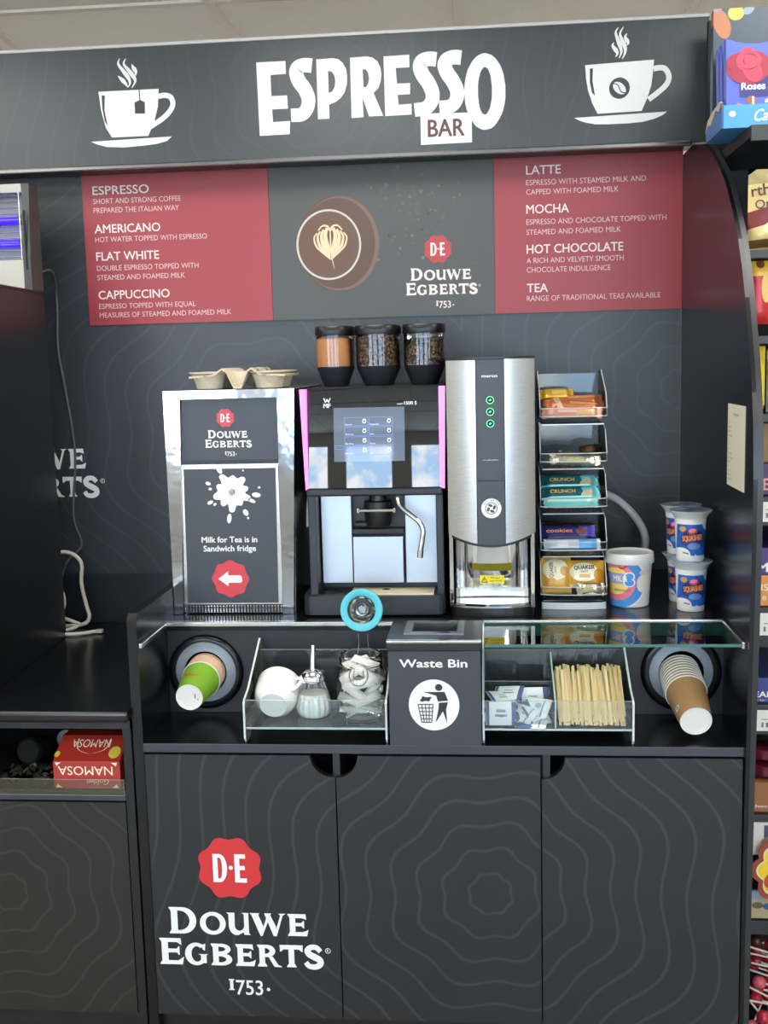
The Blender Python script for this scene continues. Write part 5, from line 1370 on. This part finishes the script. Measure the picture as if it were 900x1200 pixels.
# ------------------------------------------------------------------ four lidded pots
POTM = label_mat('pot_print', (232, 230, 226), [('box', 0, .047, .0302, .034, 0, (34, 92, 176)), ('ell', -.022, .012, .018, .018, 20, (232, 226, 218)), ('ell', .032, .078, .010, .014, 25, (232, 230, 226)), ('ell', .0, .050, .0235, .0215, 0, (40, 36, 92)), ('ell', .003, .040, .020, .012, 0, (46, 56, 120)), ('ell', .003, .034, .014, .007, 0, (108, 142, 200)),
    ('ell', 0, .0665, .0105, .0068, 8, (184, 62, 94)), ('ell', -.001, .068, .0080, .0042, 8, (230, 140, 156)), ('ell', -.0205, .071, .006, .006, 0, (206, 150, 70)), ('ell', .014, .022, .012, .007, 25, (40, 110, 196)), ('box', -.014, .0185, .006, .0016, -10, (120, 120, 140)), ('ell', .006, .014, .0016, .0016, 0, (220, 230, 240))], .35)
PLID = label_mat('pot_lid_print', (142, 166, 188), [('ell', .004, .004, .026, .018, 20, (84, 128, 176)), ('ell', .018, -.012, .010, .008, 0, (170, 140, 104)), ('ell', -.018, .010, .012, .009, 30, (186, 206, 216)), ('ell', -.008, -.020, .010, .006, 0, (60, 100, 160))], .2, .4, axes='XY', bump=.3, bscale=90)
CLIP = clear('pot_rim_plastic', (240, 242, 242), .1, .7, (238, 238, 234))
def pot(loc, rz, label):
    t = thing('sweet_pot', label, 'sweet pot', loc, (0, 0, rz), 'four matching sweet pots')
    bm = BM(); lathe(bm, [(0, .0015), (.0255, .0015), (.0275, 0), (.0290, .002), (.0300, .020), (.0325, .078), (.0335, .088), (.0335, .096)], n=48, cap0=False, cap1=False); b = part('body', bm, POTM, t, smooth=True, local=True)
    bm = BM(); fn = cylz(.0290, .0325, .078, .0012)
    text(bm, 'SQUASHIES', 0, .0465, .045, .0120, fn, .03, 0, .10, align='C'); part('lettering', bm, ORG if 'print_orange' in bpy.data.materials else ORG, b, local=True)
    bm = BM(); lathe(bm, [(.0342, .092), (.0360, .096), (.0385, .100), (.0440, .1065), (.0455, .1085), (.0440, .1090), (.0380, .1070), (.0345, .1000)], n=48, cap0=False, cap1=False); part('rim', bm, CLIP, t, smooth=True, local=True)
    bm = BM(); lathe(bm, [(.0440, .1092), (.0440, .1098), (.030, .1100), (0, .1098)], n=48, cap1=False); part('foil_lid', bm, PLID, t, smooth=True, local=True)
    return t
pot((.5460, .300, DZ + .0005), .05, 'front lower blue sweet pot near the curved side panel')
pot((.5440, .302, DZ + .1106), .0, 'front upper blue sweet pot, stacked on the front lower one')
pot((.5440, .392, DZ + .0005), -.5, 'rear lower blue sweet pot, mostly hidden behind the front stack')
pot((.5390, .394, DZ + .1106), -.6, 'rear upper blue sweet pot, its lid edge showing behind the front stack')
# notice on the curved panel
bm = BM(); box(bm, .5968, .5976, .040, .194, 1.192, 1.357)
n_ = solo('paper_notice', bm, mat('notice_paper', (214, 210, 190), .6), 'small printed paper notice stuck inside the curved side panel', 'notice', (.5972, .117, 1.192))
bm = BM()
FX = lambda u, v: (.5964, .117 - u, v)
text(bm, 'Allergens', 0, 1.335, .05, .006, FX, 0, 0, align='C')
for i in range(14):
    text(bm, ('Milk', 'Soya lecithin', 'Barley malt', 'Contains caffeine', '', 'Cocoa', 'Sugar', 'Hazelnut flavour', 'Whey protein powder', 'Emulsifier', 'Salt', 'Starch', 'Flavouring', 'May contain nuts')[i] or ' ', -.068, 1.318 - i * .0088, None, .0038, FX, 0, 0) if i != 4 else None
part('lettering', bm, mat('notice_ink', (96, 92, 84), .6), n_)
# ------------------------------------------------------------------ neighbouring lower counter on the left
t = thing('side_counter', 'lower black counter left of the coffee bar, with an open shelf and wave door', 'counter', (-1.1, .38, 0))
LX0, LX1 = -1.75, -.6225
bm = BM(); box(bm, LX0, LX1 + .003, -.022, .766, .748, .772, 0, .008, 3); part('worktop', bm, mat('side_top_black', (16, 17, 19), .22, noise=.2, nscale=6), t)
bm = BM(); box(bm, LX0, LX1, -.004, .012, .731, .7475); part('under_trim', bm, NAVY, t)
bm = BM(); box(bm, -.640, LX1, .0, .764, 0, .7475); part('side_panel', bm, BLACK, t)
bm = BM(); box(bm, LX0, -.6405, .004, .55, .578, .598); part('shelf', bm, BLACK, t)
bm = BM(); box(bm, LX0, -.6405, .55, .56, .598, .731); part('shelf_back', bm, DEEP, t)
bm = BM(); box(bm, LX0, -.6405, -.001, .0035, .576, .590, 0, .001); part('shelf_edge', bm, CHARL, t)
bm = BM(); sheet(bm, LX0, -.642, -.004, -.0015, .588, .622); part('clear_lip', bm, [clear('lip_plastic', (240, 240, 232), .06, .05, (170, 165, 145)), ACRE], t)
bm = BM(); box(bm, LX0, -.6425, .0, .018, .106, .572); part('door', bm, WAVELEFT, t)
bm = BM(); box(bm, LX0, LX1, .02, .04, 0, .103); part('plinth', bm, BLACK, t)
# upside-down red carton
RX0, RX1 = -.7950, -.6500
CART = mat('carton_red', (168, 48, 36), .4)
CARTP = mat('carton_print_cream', (240, 222, 196), .5)
t = thing('pastry_carton', 'red carton standing upside down on the open shelf', 'carton', ((RX0 + RX1) / 2, .06, .599))
bm = BM(); prism(bm, [(.004, .5995), (.135, .5995), (.135, .690), (.068, .692), (.006, .658)], 'X', RX0 + .002, RX1 - .002, 0, 0); part('box', bm, CART, t)
bm = BM(); FN = onY(.0032)
text(bm, 'NAMOSA', RX0 + .128, .6475, .116, .0185, lambda u, v: (u, .0036, v), .006, 0, PI)
text(bm, 'Golden', RX0 + .120, .6205, .046, .0115, lambda u, v: (u, .0036, v), 0, 0, PI, shear=.25)
sl = lambda u, v: (u, .006 + .062 * v - .0006, .658 + .034 * v + .0010)
text(bm, 'NAMOSA', RX0 + .112, .82, .082, .30, sl, 0, 0, PI)
ribbon(bm, [(RX0 + .040, .86), (RX0 + .046, .45), (RX0 + .075, .28), (RX0 + .104, .45), (RX0 + .110, .86)], .0022, sl, 0)
for x in (RX0 + .012, RX1 - .012):
    s = 1 if x < -.72 else -1
    decal(bm, [(x - s * .006, .602), (x + s * .008, .602), (x + s * .002, .606), (x - s * .002, .610)], lambda u, v: (u, .0036, v)); decal(bm, [(x - s * .006, .656), (x + s * .008, .656), (x + s * .002, .652), (x - s * .002, .648)], lambda u, v: (u, .0036, v))
part('lettering', bm, CARTP, t)
bm = BM(); decal(bm, ell(RX1 - .018, .33, .0125, .23, 24), sl, 0); decal(bm, ell(RX0 + .006, .25, .006, .12, 12), sl, 0); part('gold_roundel', bm, mat('carton_gold', (214, 190, 70), .4), t)
# black takeaway cups lying on the shelf
ax = Vector((-.14, -.97, .16)).normalized()
CUPB = mat('cup_black', (12, 13, 14), .75, spec=.2)
t = thing('black_cup', 'black takeaway cup lying on its side on the open shelf', 'cup', Vector((-.879, .190, .628)), aim(ax)); t.scale = (.66, .66, .66)
bm = BM(); lathe(bm, [(0, 0), (.031, 0), (.0425, .110)], n=40, cap0=False, cap1=False); part('wall', bm, CUPB, t, smooth=True, local=True)
bm = BM(); lathe(bm, [(.0425, .108), (.0448, .110), (.0448, .117), (.041, .126), (.0385, .129), (.036, .126), (.0, .1255)], n=40, cap0=False, cap1=False); lathe(bm, [(.0035, .1257), (.003, .1275), (0, .1275)], n=12, cap0=False, cap1=False); part('cup_lid', bm, CUPB, t, smooth=True, local=True)
ax = Vector((-.02, -.97, .16)).normalized()
t = thing('clear_cup', 'see-through plastic cup lying behind the red carton', 'cup', Vector((-.832, .235, .634)), aim(ax)); t.scale = (.5, .5, .5)
bm = BM(); lathe(bm, [(0, 0), (.029, 0), (.040, .105)], n=40, cap0=False, cap1=False); part('wall', bm, clear('cup_clear_plastic', (225, 228, 228), .08, .22, (150, 152, 152)), t, smooth=True, local=True)
bm = BM(); lathe(bm, [(.040, .103), (.0425, .105), (.0425, .111), (.037, .1125), (.0, .1125)], n=40, cap0=False, cap1=False); part('cup_lid', bm, clear('cup_lid_plastic', (215, 218, 218), .12, .40, (165, 168, 168)), t, smooth=True, local=True)
# crumpled clear film in front of the cups
bm = BM(); rr = random.Random(5); g = {}
for i in range(15):
    for j in range(9):
        g[i, j] = bm.verts.new((-.93 + .13 * i / 14, .02 + .09 * j / 8, .600 + .012 * rr.random() + .010 * math.sin(i * .8) ** 2))
for i in range(14):
    for j in range(8): bm.faces.new((g[i, j], g[i + 1, j], g[i + 1, j + 1], g[i, j + 1]))
solo('plastic_film', bm, clear('film_plastic', (225, 225, 215), .1, .08, (170, 168, 150)), 'crumpled clear film lying in front of the black cup', 'plastic film', (-.865, .065, .599))

# tall dark cabinet standing on the side counter
t = thing('tall_cabinet', 'tall plain black cabinet standing on the lower left counter', 'cabinet', (-1.25, .35, .7725))
bm = BM(); prism(bm, [(-1.62, .60), (-.985, .60), (-.953, .06), (-1.62, .06)], 'Z', .773, 1.644); part('body', bm, mat('cabinet_black', (17, 18, 19), .3), t)
bm = BM(); prism(bm, [(-1.62, .603), (-.983, .603), (-.951, .057), (-1.62, .057)], 'Z', 1.6445, 1.650); part('top_edge', bm, BLACK, t)
# insect killer on top
t = thing('insect_killer', 'white insect killer with glowing blue tubes on the tall cabinet', 'insect killer', (-1.25, .55, 1.6505))
WM = mat('killer_white', (178, 176, 166), .5); GRY = mat('killer_grey_cap', (64, 66, 64), .5)
bm = BM(); prism(bm, [(.53, 1.651), (.60, 1.651), (.60, 1.905), (.548, 1.905), (.545, 1.880), (.53, 1.73)], 'X', -1.0035, -.9850, 0, 0); cap = part('end_cap', bm, GRY, t)
bm = BM(); box(bm, -.9965, -.9925, .5285, .532, 1.70, 1.84); part('cap_groove', bm, DEEP, cap)
bm = BM(); box(bm, -1.55, -1.0035, .545, .60, 1.884, 1.905, 0, .002); part('top_rail', bm, WM, t)
bm = BM(); prism(bm, [(.528, 1.652), (.60, 1.652), (.60, 1.724), (.535, 1.724)], 'X', -1.55, -1.004, 0, 0); part('catch_tray', bm, WM, t)
bm = BM(); box(bm, -1.55, -1.0035, .594, .60, 1.724, 1.884); part('back_plate', bm, mat('killer_back_steel', (110, 112, 118), .35, .7), t)
UV = mat('uv_tube', (40, 30, 230), .4, emit=(44, 14, 255), es=2.2)
for z in (1.768, 1.822):
    bm = BM(); tube(bm, [(-1.55, .572, z), (-1.024, .572, z)], .0085, 16); part('uv_tube', bm, UV, t, smooth=True)
    bm = BM(); box(bm, -1.024, -1.004, .560, .584, z - .011, z + .011, 0, .002); part('tube_holder', bm, mat('holder_teal', (46, 80, 92), .5), t)
bm = BM()
for i in range(11): tube(bm, [(-1.55, .540, 1.732 + .0145 * i), (-1.004, .540, 1.732 + .0145 * i)], .0011, 6)
for x in (-1.45, -1.24, -1.009): tube(bm, [(x, .5385, 1.726), (x, .5405, 1.884)], .0014, 6)
part('wire_guard', bm, CHROMER, t)
bm = BM(); tube(bm, [(-.990, .602, 1.70), (-.985, .66, 1.705), (-1.010, .745, 1.665), (-1.017, .760, 1.600), (-1.021, .761, 1.51), (-1.010, .761, 1.42), (-.997, .761, 1.306), (-.993, .761, 1.214), (-1.008, .761, 1.064), (-.990, .760, .985), (-1.03, .74, .935), (-1.06, .70, .80)], .0032, 8)
solo('grey_cable', bm, mat('cable_grey', (84, 88, 88), .5), 'thin grey cable hanging from the insect killer down the wave-print wall', 'cable', (-1.05, .70, .775), smooth=True)
CABW = mat('cable_cream', (214, 206, 190), .5)
bm = BM(); tube(bm, [(-1.08, .68, .93), (-1.045, .70, .970), (-1.005, .71, .973), (-.975, .71, .945), (-.978, .71, .89), (-.968, .71, .830), (-.958, .70, .800), (-.975, .69, .782), (-1.05, .68, .778)], .0052, 10)
solo('cream_cable', bm, CABW, 'cream cable looping up and down behind the tall black cabinet', 'cable', (-1.05, .68, .7725), smooth=True)
bm = BM(); tube(bm, [(-1.06, .66, .905), (-1.020, .67, .880), (-1.012, .67, .845), (-1.018, .66, .812), (-.985, .65, .800), (-.972, .66, .788), (-1.00, .63, .780), (-1.06, .62, .778)], .0046, 10)
bm2 = bm; solo('cream_cable', bm2, CABW, 'cream cable lying in a tangle on the lower left counter', 'cable', (-1.05, .62, .7725), smooth=True)
bm = BM(); tube(bm, [(-1.02, .60, .7785), (-.985, .595, .7785), (-.945, .605, .7785), (-.915, .63, .7785)], .0048, 10); box(bm, -.916, -.898, .622, .638, .7745, .783, 0, .002)
solo('cream_cable', bm, CABW, 'cream cable end lying flat on the counter with a small plug', 'cable', (-.97, .61, .7725), smooth=True)

# ------------------------------------------------------------------ shop shelving right of the curved panel
G0, G1 = .622, 1.50
t = thing('shop_shelving', 'dark shop shelving full of sweets right of the curved panel', 'shelving', (1.06, .40, 0))
SHM = mat('shelf_dark_grey', (44, 47, 48), .4); SHB = mat('shelf_back_black', (14, 14, 15), .6)
bm = BM(); box(bm, .6170, G1, .56, .58, 0, 2.20); part('back_panel', bm, SHB, t)
LAB = mat('shelf_label_white', (226, 224, 214), .5); LINK = mat('label_ink', (110, 108, 104), .6)
SHELVES = [(.235, .266, 0), (.485, .500, 0), (.676, .738, 1), (.878, .942, 1), (1.112, 1.170, 1), (1.320, 1.336, 0), (1.474, 1.490, 0), (1.640, 1.656, 0), (1.862, 1.892, 0)]
for z0, z1, lb in SHELVES:
    bm = BM(); box(bm, G0, G1, .150, .56, max(z0, z1 - .022), z1); box(bm, G0, G1, .146, .152, z0, z1, 0, .001); s = part('shelf', bm, SHM, t)
    if lb:
        bm = BM(); box(bm, .630, .760, .1435, .1455, z0 + .008, z1 - .010); box(bm, .80, .93, .1435, .1455, z0 + .008, z1 - .010); l = part('price_label', bm, LAB, s)
        bm = BM()
        for i in range(7): decal(bm, rect(.664 + i * .009, .664 + i * .009 + .004 + .002 * (i % 2), z0 + .016, z0 + .026), onY(.1430))
        decal(bm, rect(.664, .72, z0 + .032, z0 + .0335), onY(.1430)); part('label_print', bm, LINK, l)
def carton(name, label, cat, x0, x1, y0, y1, z0, z1, m, txt=None, tm=None, group=None):
    t = thing(name, label, cat, ((x0 + x1) / 2, (y0 + y1) / 2, z0), group=group)
    bm = BM(); box(bm, x0, x1, y0, y1, z0 + .0006, z1, 0, .0015); part('box', bm, m, t)
    if txt:
        bm = BM()
        for s, x, z, h, w, bo in txt: text(bm, s, x, z, w, h, onY(y0 - .0012), bo)
        part('lettering', bm, tm, t)
    return t
WT = mat('pack_white_print', (236, 234, 232), .5)
# chocolate boxes in a blue tray at the top
TRB = mat('tray_blue', (70, 144, 206), .45); CARD = mat('torn_card', (190, 176, 148), .8)
t = thing('display_tray', 'bright blue card display tray torn at its corner, on the top shelf', 'display tray', (.78, .30, 1.893))
bm = BM(); prism(bm, [(.180, 1.8935), (.180, 1.937), (.184, 1.937), (.184, 1.897), (.341, 1.897), (.341, 1.936), (.345, 1.936), (.345, 1.8935)], 'X', .5765, .96, 0, 0); tr = part('tray', bm, TRB, t)
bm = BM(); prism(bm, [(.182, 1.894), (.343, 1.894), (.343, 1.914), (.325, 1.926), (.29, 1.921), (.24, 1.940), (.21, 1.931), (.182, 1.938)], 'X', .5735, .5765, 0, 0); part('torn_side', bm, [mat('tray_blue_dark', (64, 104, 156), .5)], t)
bm = BM(); prism(bm, [(.29, 1.921), (.325, 1.926), (.343, 1.914), (.343, 1.921), (.32, 1.936), (.27, 1.944), (.20, 1.948), (.19, 1.944), (.21, 1.931), (.24, 1.940)], 'X', .5725, .577, 0, 0); part('torn_edge', bm, CARD, t)
bm = BM(); text(bm, 'Cadbury', .632, 1.905, .085, .022, onY(.1792), .01, shear=.3); decal(bm, ell(.593, 1.920, .0065, .0055, 16), onY(.1792)); part('lettering', bm, WT, tr)
RB = mat('chocolate_box_blue', (78, 96, 190), .4)
def rosebox(y0, label, group=None):
    t = thing('chocolate_box', label, 'chocolate box', (.648, y0 + .015, 1.8972), group=group)
    x0, x1 = .5805, .6900
    bm = BM(); top = [(x0 + (x1 - x0) * i / 12, 2.052 + .012 * (2 * i / 12 - 1) ** 2 ) for i in range(12, -1, -1)]
    prism(bm, [(x0 + .004, 1.8975), (x1 - .004, 1.8975)] + top, 'Y', y0, y0 + .024); b = part('box', bm, RB, t)
    cx = .634; F = lambda k: onY(y0 - .0006 - .0004 * k)
    bm = BM(); decal(bm, rect(cx - .026, cx + .034, 1.952, 1.992), F(0)); part('name_panel', bm, mat('panel_navy', (44, 44, 110), .4) if 'panel_navy' not in bpy.data.materials else bpy.data.materials['panel_navy'], b)
    g = lambda n, c: bpy.data.materials.get(n) or mat(n, c, .4)
    bm = BM()
    decal(bm, ell(cx - .010, 2.008, .042, .032, 32), F(1), 0)
    for a, d, r in ((.4, .022, .026), (1.7, .016, .027), (2.9, .026, .028), (4.0, .024, .026), (5.3, .020, .026)): decal(bm, ell(cx - .010 + .72 * d * math.cos(a), 2.012 + .7 * d * math.sin(a), r * .85, r * .64, 24, a), onY(y0 - .0016 - .00012 * a), 1 if int(a) % 2 else 0)
    decal(bm, ell(cx - .010, 2.020, .024, .020, 24), onY(y0 - .0026), 1)
    for r0, a0 in ((.016, .3), (.010, 2.2), (.020, 4.0)): ribbon(bm, [(cx - .010 + r0 * math.cos(a0 + k * .5), 2.020 + r0 * .8 * math.sin(a0 + k * .5)) for k in range(5)], .0008, onY(y0 - .0030), 2, .0008, .0024)
    part('rose_picture', bm, [g('rose_dark', (150, 36, 56)), g('rose_red', (206, 58, 82)), g('rose_deep', (96, 24, 44))], b)
    bm = BM(); text(bm, 'Roses', cx, 1.9665, .046, .0135, F(1), .03, align='C'); text(bm, 'Cadbury', cx, 1.9825, .020, .0045, F(1), 0, shear=.3, align='C'); part('lettering', bm, WT, b)
    bm = BM(); decal(bm, [(cx - .034, 1.929), (cx - .020, 1.924), (cx - .016, 1.937), (cx - .030, 1.943)], F(1), 0); decal(bm, ell(cx - .003, 1.945, .010, .010, 20), F(1), 1); decal(bm, rect(cx - .002, cx + .002, 1.938, 1.953), F(2), 2); decal(bm, [(cx + .022, 1.940), (cx + .040, 1.944), (cx + .042, 1.951), (cx + .024, 1.947)], F(1), 2); part('sweet_picture', bm, [g('sweet_copper', (190, 110, 80)), g('sweet_brown', (140, 86, 62)), g('sweet_white', (226, 222, 216))], b)
rosebox(.190, 'front blue chocolate box with a red rose in the display tray')
rosebox(.228, 'second blue chocolate box, its edge showing behind the front one', None)
rosebox(.262, 'third blue chocolate box, deepest edge showing in the display tray', None)
t = thing('display_card', 'tall dark header card with bright sweets behind the chocolate boxes', 'display card', (.753, .318, 1.8972))
bm = BM(); box(bm, .5785, .955, .305, .330, 1.8973, 2.152); part('card', bm, label_mat('header_print', (44, 62, 76), [('ell', -.130, .245, .016, .014, 0, (176, 176, 60)), ('ell', -.158, .225, .016, .030, 20, (168, 104, 60)), ('ell', -.168, .256, .010, .008, 0, (150, 120, 150)), ('ell', -.105, .250, .012, .008, 30, (120, 140, 150)), ('ell', -.02, .24, .03, .02, 0, (140, 160, 170))], .35), t)
# products shelf by shelf
def bag(name, label, cat, x0, x1, y, z0, z1, m, txt=None, tm=None, T=.045):
    W, H = x1 - x0, z1 - z0
    bm = pillow(H, W, T, 14, 10, .12)
    o = solo(name, bm, m, label, cat, ((x0 + x1) / 2, y + T / 2, (z0 + z1) / 2), local=True, rot=(PI / 2, 0, 0), smooth=True)
    bm2 = o.data
    for v in bm2.vertices: v.co = Vector((v.co.y, v.co.x, v.co.z))
    if txt:
        bm = BM()
        for s, x, z, h, w, bo, rot in txt: text(bm, s, x, z, w, h, lambda u, v: (u, v, T / 2 + .0012), bo, 0, rot, out=(0, 0, 1))
        part('lettering', bm, tm, o, local=True)
    return o
DKB = mat('print_dark_brown', (58, 34, 26), .5)
m = label_mat('toffee_bag_print', (206, 182, 122), [('box', 0, -.002, .10, .016, 14, (112, 36, 36)), ('ell', -.03, -.035, .022, .012, 10, (236, 214, 150)), ('ell', .012, -.020, .018, .014, 0, (190, 140, 70)), ('ell', .016, -.016, .010, .007, 0, (226, 190, 130)), ('box', 0, -.062, .10, .008, 4, (96, 70, 30)), ('box', 0, .064, .1, .016, 0, (150, 136, 96)), ('ell', .03, -.045, .012, .007, 0, (240, 220, 160))], .3, .15, axes='XY', bump=.3, bscale=40)
bag('toffee_bag', 'cream and gold toffee bag on the shelf below the blue tray', 'sweet bag', .624, .780, .150, 1.658, 1.812, m, [("rther's", -.076, .022, .022, .082, .02, .14), ('Original', -.068, -.002, .017, .078, .01, .16)], DKB)
m = label_mat('red_yellow_pack', (190, 36, 40), [('box', 0, .052, .05, .020, 0, (222, 180, 60)), ('ell', .012, .01, .010, .03, 0, (226, 190, 120)), ('ell', 0, .056, .008, .009, 0, (120, 70, 30))], .3, .1, axes='XY', bump=.3)
bag('sweet_pack', 'small red pack with a yellow top beside the curved panel', 'sweet pack', .628, .672, .165, 1.513, 1.655 - .018, m, T=.02)
bag('sweet_pack', 'dark navy bag hanging right of the red and yellow pack', 'sweet pack', .677, .80, .160, 1.495, 1.655 - .018, mat('navy_foil', (24, 26, 44), .3, .2), T=.04)
bag('sweet_pack', 'bright yellow pack edge beside the grey bag', 'sweet pack', .632, .664, .165, 1.345, 1.470, mat('yellow_pack', (228, 196, 40), .4), T=.02)
bag('sweet_pack', 'pale grey printed bag right of the yellow pack', 'sweet pack', .668, .80, .160, 1.338, 1.470, label_mat('grey_bag_print', (150, 142, 132), [('box', 0, .01, .05, .004, 30, (96, 80, 70)), ('ell', -.03, -.04, .02, .016, 0, (110, 50, 50)), ('box', 0, .05, .08, .01, 0, (190, 184, 172))], .35, .2, axes='XY', bump=.3), T=.04)
carton('chocolate_carton', 'plain brown carton standing above the purple pack', 'carton', .640, .80, .19, .40, 1.235, 1.315, mat('kraft_carton', (156, 126, 88), .6))
carton('chocolate_carton', 'purple pack with pink letters on the middle shelf', 'carton', .642, .79, .165, .40, 1.171, 1.2345, mat('pack_purple', (66, 34, 84), .4), [('BEE', .662, 1.182, .024, .05, .02)], mat('print_pink', (226, 150, 150), .5))
carton('chocolate_carton', 'dark purple carton with white letters, topmost of two', 'carton', .640, .80, .160, .40, 1.0075, 1.064, mat('pack_violet', (72, 48, 120), .4), [('MINI', .6535, 1.015, .019, .06, .035)], WT)
carton('chocolate_carton', 'orange carton with pale letters under the dark purple one', 'carton', .640, .80, .160, .40, .943, 1.007, mat('pack_orange', (222, 146, 58), .45), [('BISCUITS', .648, .976, .014, .09, .03), ('18', .658, .956, .009, .014, .02)], mat('print_cream', (244, 224, 190), .5))
carton('chocolate_carton', 'dark blue carton with white letters above a price label', 'carton', .640, .80, .158, .40, .739, .792, mat('pack_blue', (52, 62, 128), .4), [('CREAM', .622, .752, .0125, .070, .03), ('milk bar', .645, .744, .004, .03, 0)], WT)
carton('chocolate_carton', 'grey brown carton standing behind the dark blue one', 'carton', .650, .80, .410, .55, .739, .870, mat('pack_taupe', (96, 92, 84), .5))
MAR = mat('maroon_foil', (104, 26, 44), .3, .3, bump=.5, bscale=80)
for i, z in enumerate((.567, .600)):
    bag('maroon_bag', ('maroon foil bag lying directly on the brown carton', 'maroon foil bag lying on top of the other maroon bag')[i], 'sweet bag', .640, .76, .170 + .01 * i, z, z + .034, MAR, T=.07)
carton('snack_carton', 'light brown carton with white print under the maroon bags', 'carton', .640, .80, .160, .40, .501, .566, mat('carton_brown', (150, 98, 58), .6), [('chocolates', .652, .512, .007, .07, .01)], WT)
carton('picture_card', 'white framed card with a dark picture above the flower sign', 'card', .642, .80, .152, .160, .410, .484, label_mat('card_picture', (222, 216, 202), [('box', .015, .040, .060, .026, 0, (84, 80, 104)), ('ell', .0, .030, .05, .016, 0, (168, 150, 138)), ('ell', .02, .026, .02, .012, 0, (110, 92, 70))], .5))
# flower-shaped lollipop sign
t = thing('flower_sign', 'yellow flower-shaped lollipop sign with red script letters', 'sign', (.735, .13, .30))
fcx, fcz = .7225, .388
def flower(r, amp): return [(fcx + r * (1 + amp * abs(math.cos(4 * a))) * math.cos(a) * 1.0, fcz + r * (1 + amp * abs(math.cos(4 * a))) * math.sin(a)) for a in (2 * PI * i / 120 for i in range(120))]
bm = BM(); prism(bm, flower(.0660, .20), 'Y', .126, .130); b = part('backing', bm, mat('flower_red_brown', (150, 66, 46), .5), t)
bm = BM(); decal(bm, flower(.0560, .20), onY(.1254)); part('cream_edge', bm, mat('flower_cream', (240, 222, 170), .5), b)
bm = BM(); decal(bm, flower(.0530, .20), onY(.1249)); part('yellow_flower', bm, mat('flower_yellow', (240, 206, 40), .5), b)
bm = BM(); F = onY(.1244)
ribbon(bm, [(.708, .416), (.700, .423), (.688, .418), (.683, .405), (.689, .395), (.700, .394), (.710, .400)], .006, F, 0, .005, .010); text(bm, 'hupa', .714, .396, .052, .018, F, .02, shear=.25)
ribbon(bm, [(.706, .376), (.696, .383), (.682, .378), (.676, .363), (.683, .352), (.697, .350), (.711, .358)], .006, F, 0, .005, .010); text(bm, 'hups', .714, .352, .052, .018, F, .02, shear=.25)
part('lettering', bm, mat('flower_red', (200, 70, 36), .5), b)
carton('picture_card', 'sand coloured card strip printed with small cars below the flower sign', 'card', .642, .80, .152, .160, .268, .330, label_mat('strip_print', (176, 160, 122), [('ell', -.055, .030, .012, .007, 0, (90, 90, 60)), ('ell', -.03, .028, .014, .008, 0, (60, 90, 130)), ('ell', -.05, .055, .03, .01, 0, (140, 160, 180)), ('ell', .0, .03, .014, .008, 0, (150, 60, 50))], .5))
# lollipops at the bottom
HEADS = [mat('lolly_red', (176, 36, 56), .3, .1, noise=.4, nscale=60), mat('lolly_crimson', (140, 22, 46), .3, .1, noise=.4, nscale=60), mat('lolly_pink', (214, 96, 110), .3, .1, noise=.5, nscale=50), mat('lolly_brown', (60, 28, 24), .35, noise=.4, nscale=60)]
STICK = mat('lolly_stick', (226, 220, 206), .5)
lp = []
for k in range(4):
    t = thing('lollipop', 'wrapped lollipop on a white stick in the heap under the flower sign', 'lollipop', (0, 0, 0), group='lollipops on the lowest shelf')
    bm = BM(); bmesh.ops.create_uvsphere(bm, u_segments=14, v_segments=10, radius=.0145); part('sweet', bm, HEADS[k], t, smooth=True, local=True)
    bm = BM(); tube(bm, [(0, 0, .012), (0, 0, .078)], .0021, 8); part('stick', bm, STICK, t, smooth=True, local=True)
    lp.append(t)
rr = random.Random(8); first = [True] * 4; n_ = 0
for row in range(7):
    for col in range(5):
        x = .644 + .031 * col + rr.uniform(-.005, .005); z = .066 + .0215 * row + rr.uniform(-.004, .004); y = .175 + .012 * (row % 2) + rr.uniform(0, .02)
        k = 3 if (row == 6 and col == 1) else rr.choice((0, 0, 1, 1, 2))
        rot = (rr.uniform(1.9, 2.1) * .98, rr.uniform(-.2, .1), rr.uniform(-1.25, -.75) if col < 2 else rr.uniform(.5, 1.3))
        rot = (math.radians(rr.uniform(82, 98)), 0, math.radians(rr.uniform(35, 80)))
        if first[k]: lp[k].location = (x, y, z); lp[k].rotation_euler = rot; first[k] = False
        else: dup(lp[k], (x, y, z), rot)
# big wrapped lollies in front
for i, (x, z, k) in enumerate(((.660, .022, 2), (.695, .030, 2), (.730, .024, 0), (.678, .056, 0))):
    dup(lp[k], (x, .150 - .006 * i, z), (math.radians(70), 0, math.radians(150 + 20 * i)))
bm = BM(); box(bm, .640, .82, .16, .45, .002, .004); box(bm, .640, .82, .158, .162, .002, .008)
solo('lolly_tray', bm, SHM, 'shallow dark tray under the heap of lollipops', 'tray', (.73, .30, 0.001))
bm = BM(); prism(bm, rrect(.655, .70, .205, .232, .004), 'Y', .30, .303); solo('leaflet', bm, mat('leaflet_white', (206, 202, 192), .6), 'white leaflet standing behind the lollipops', 'leaflet', (.6775, .3015, .205))
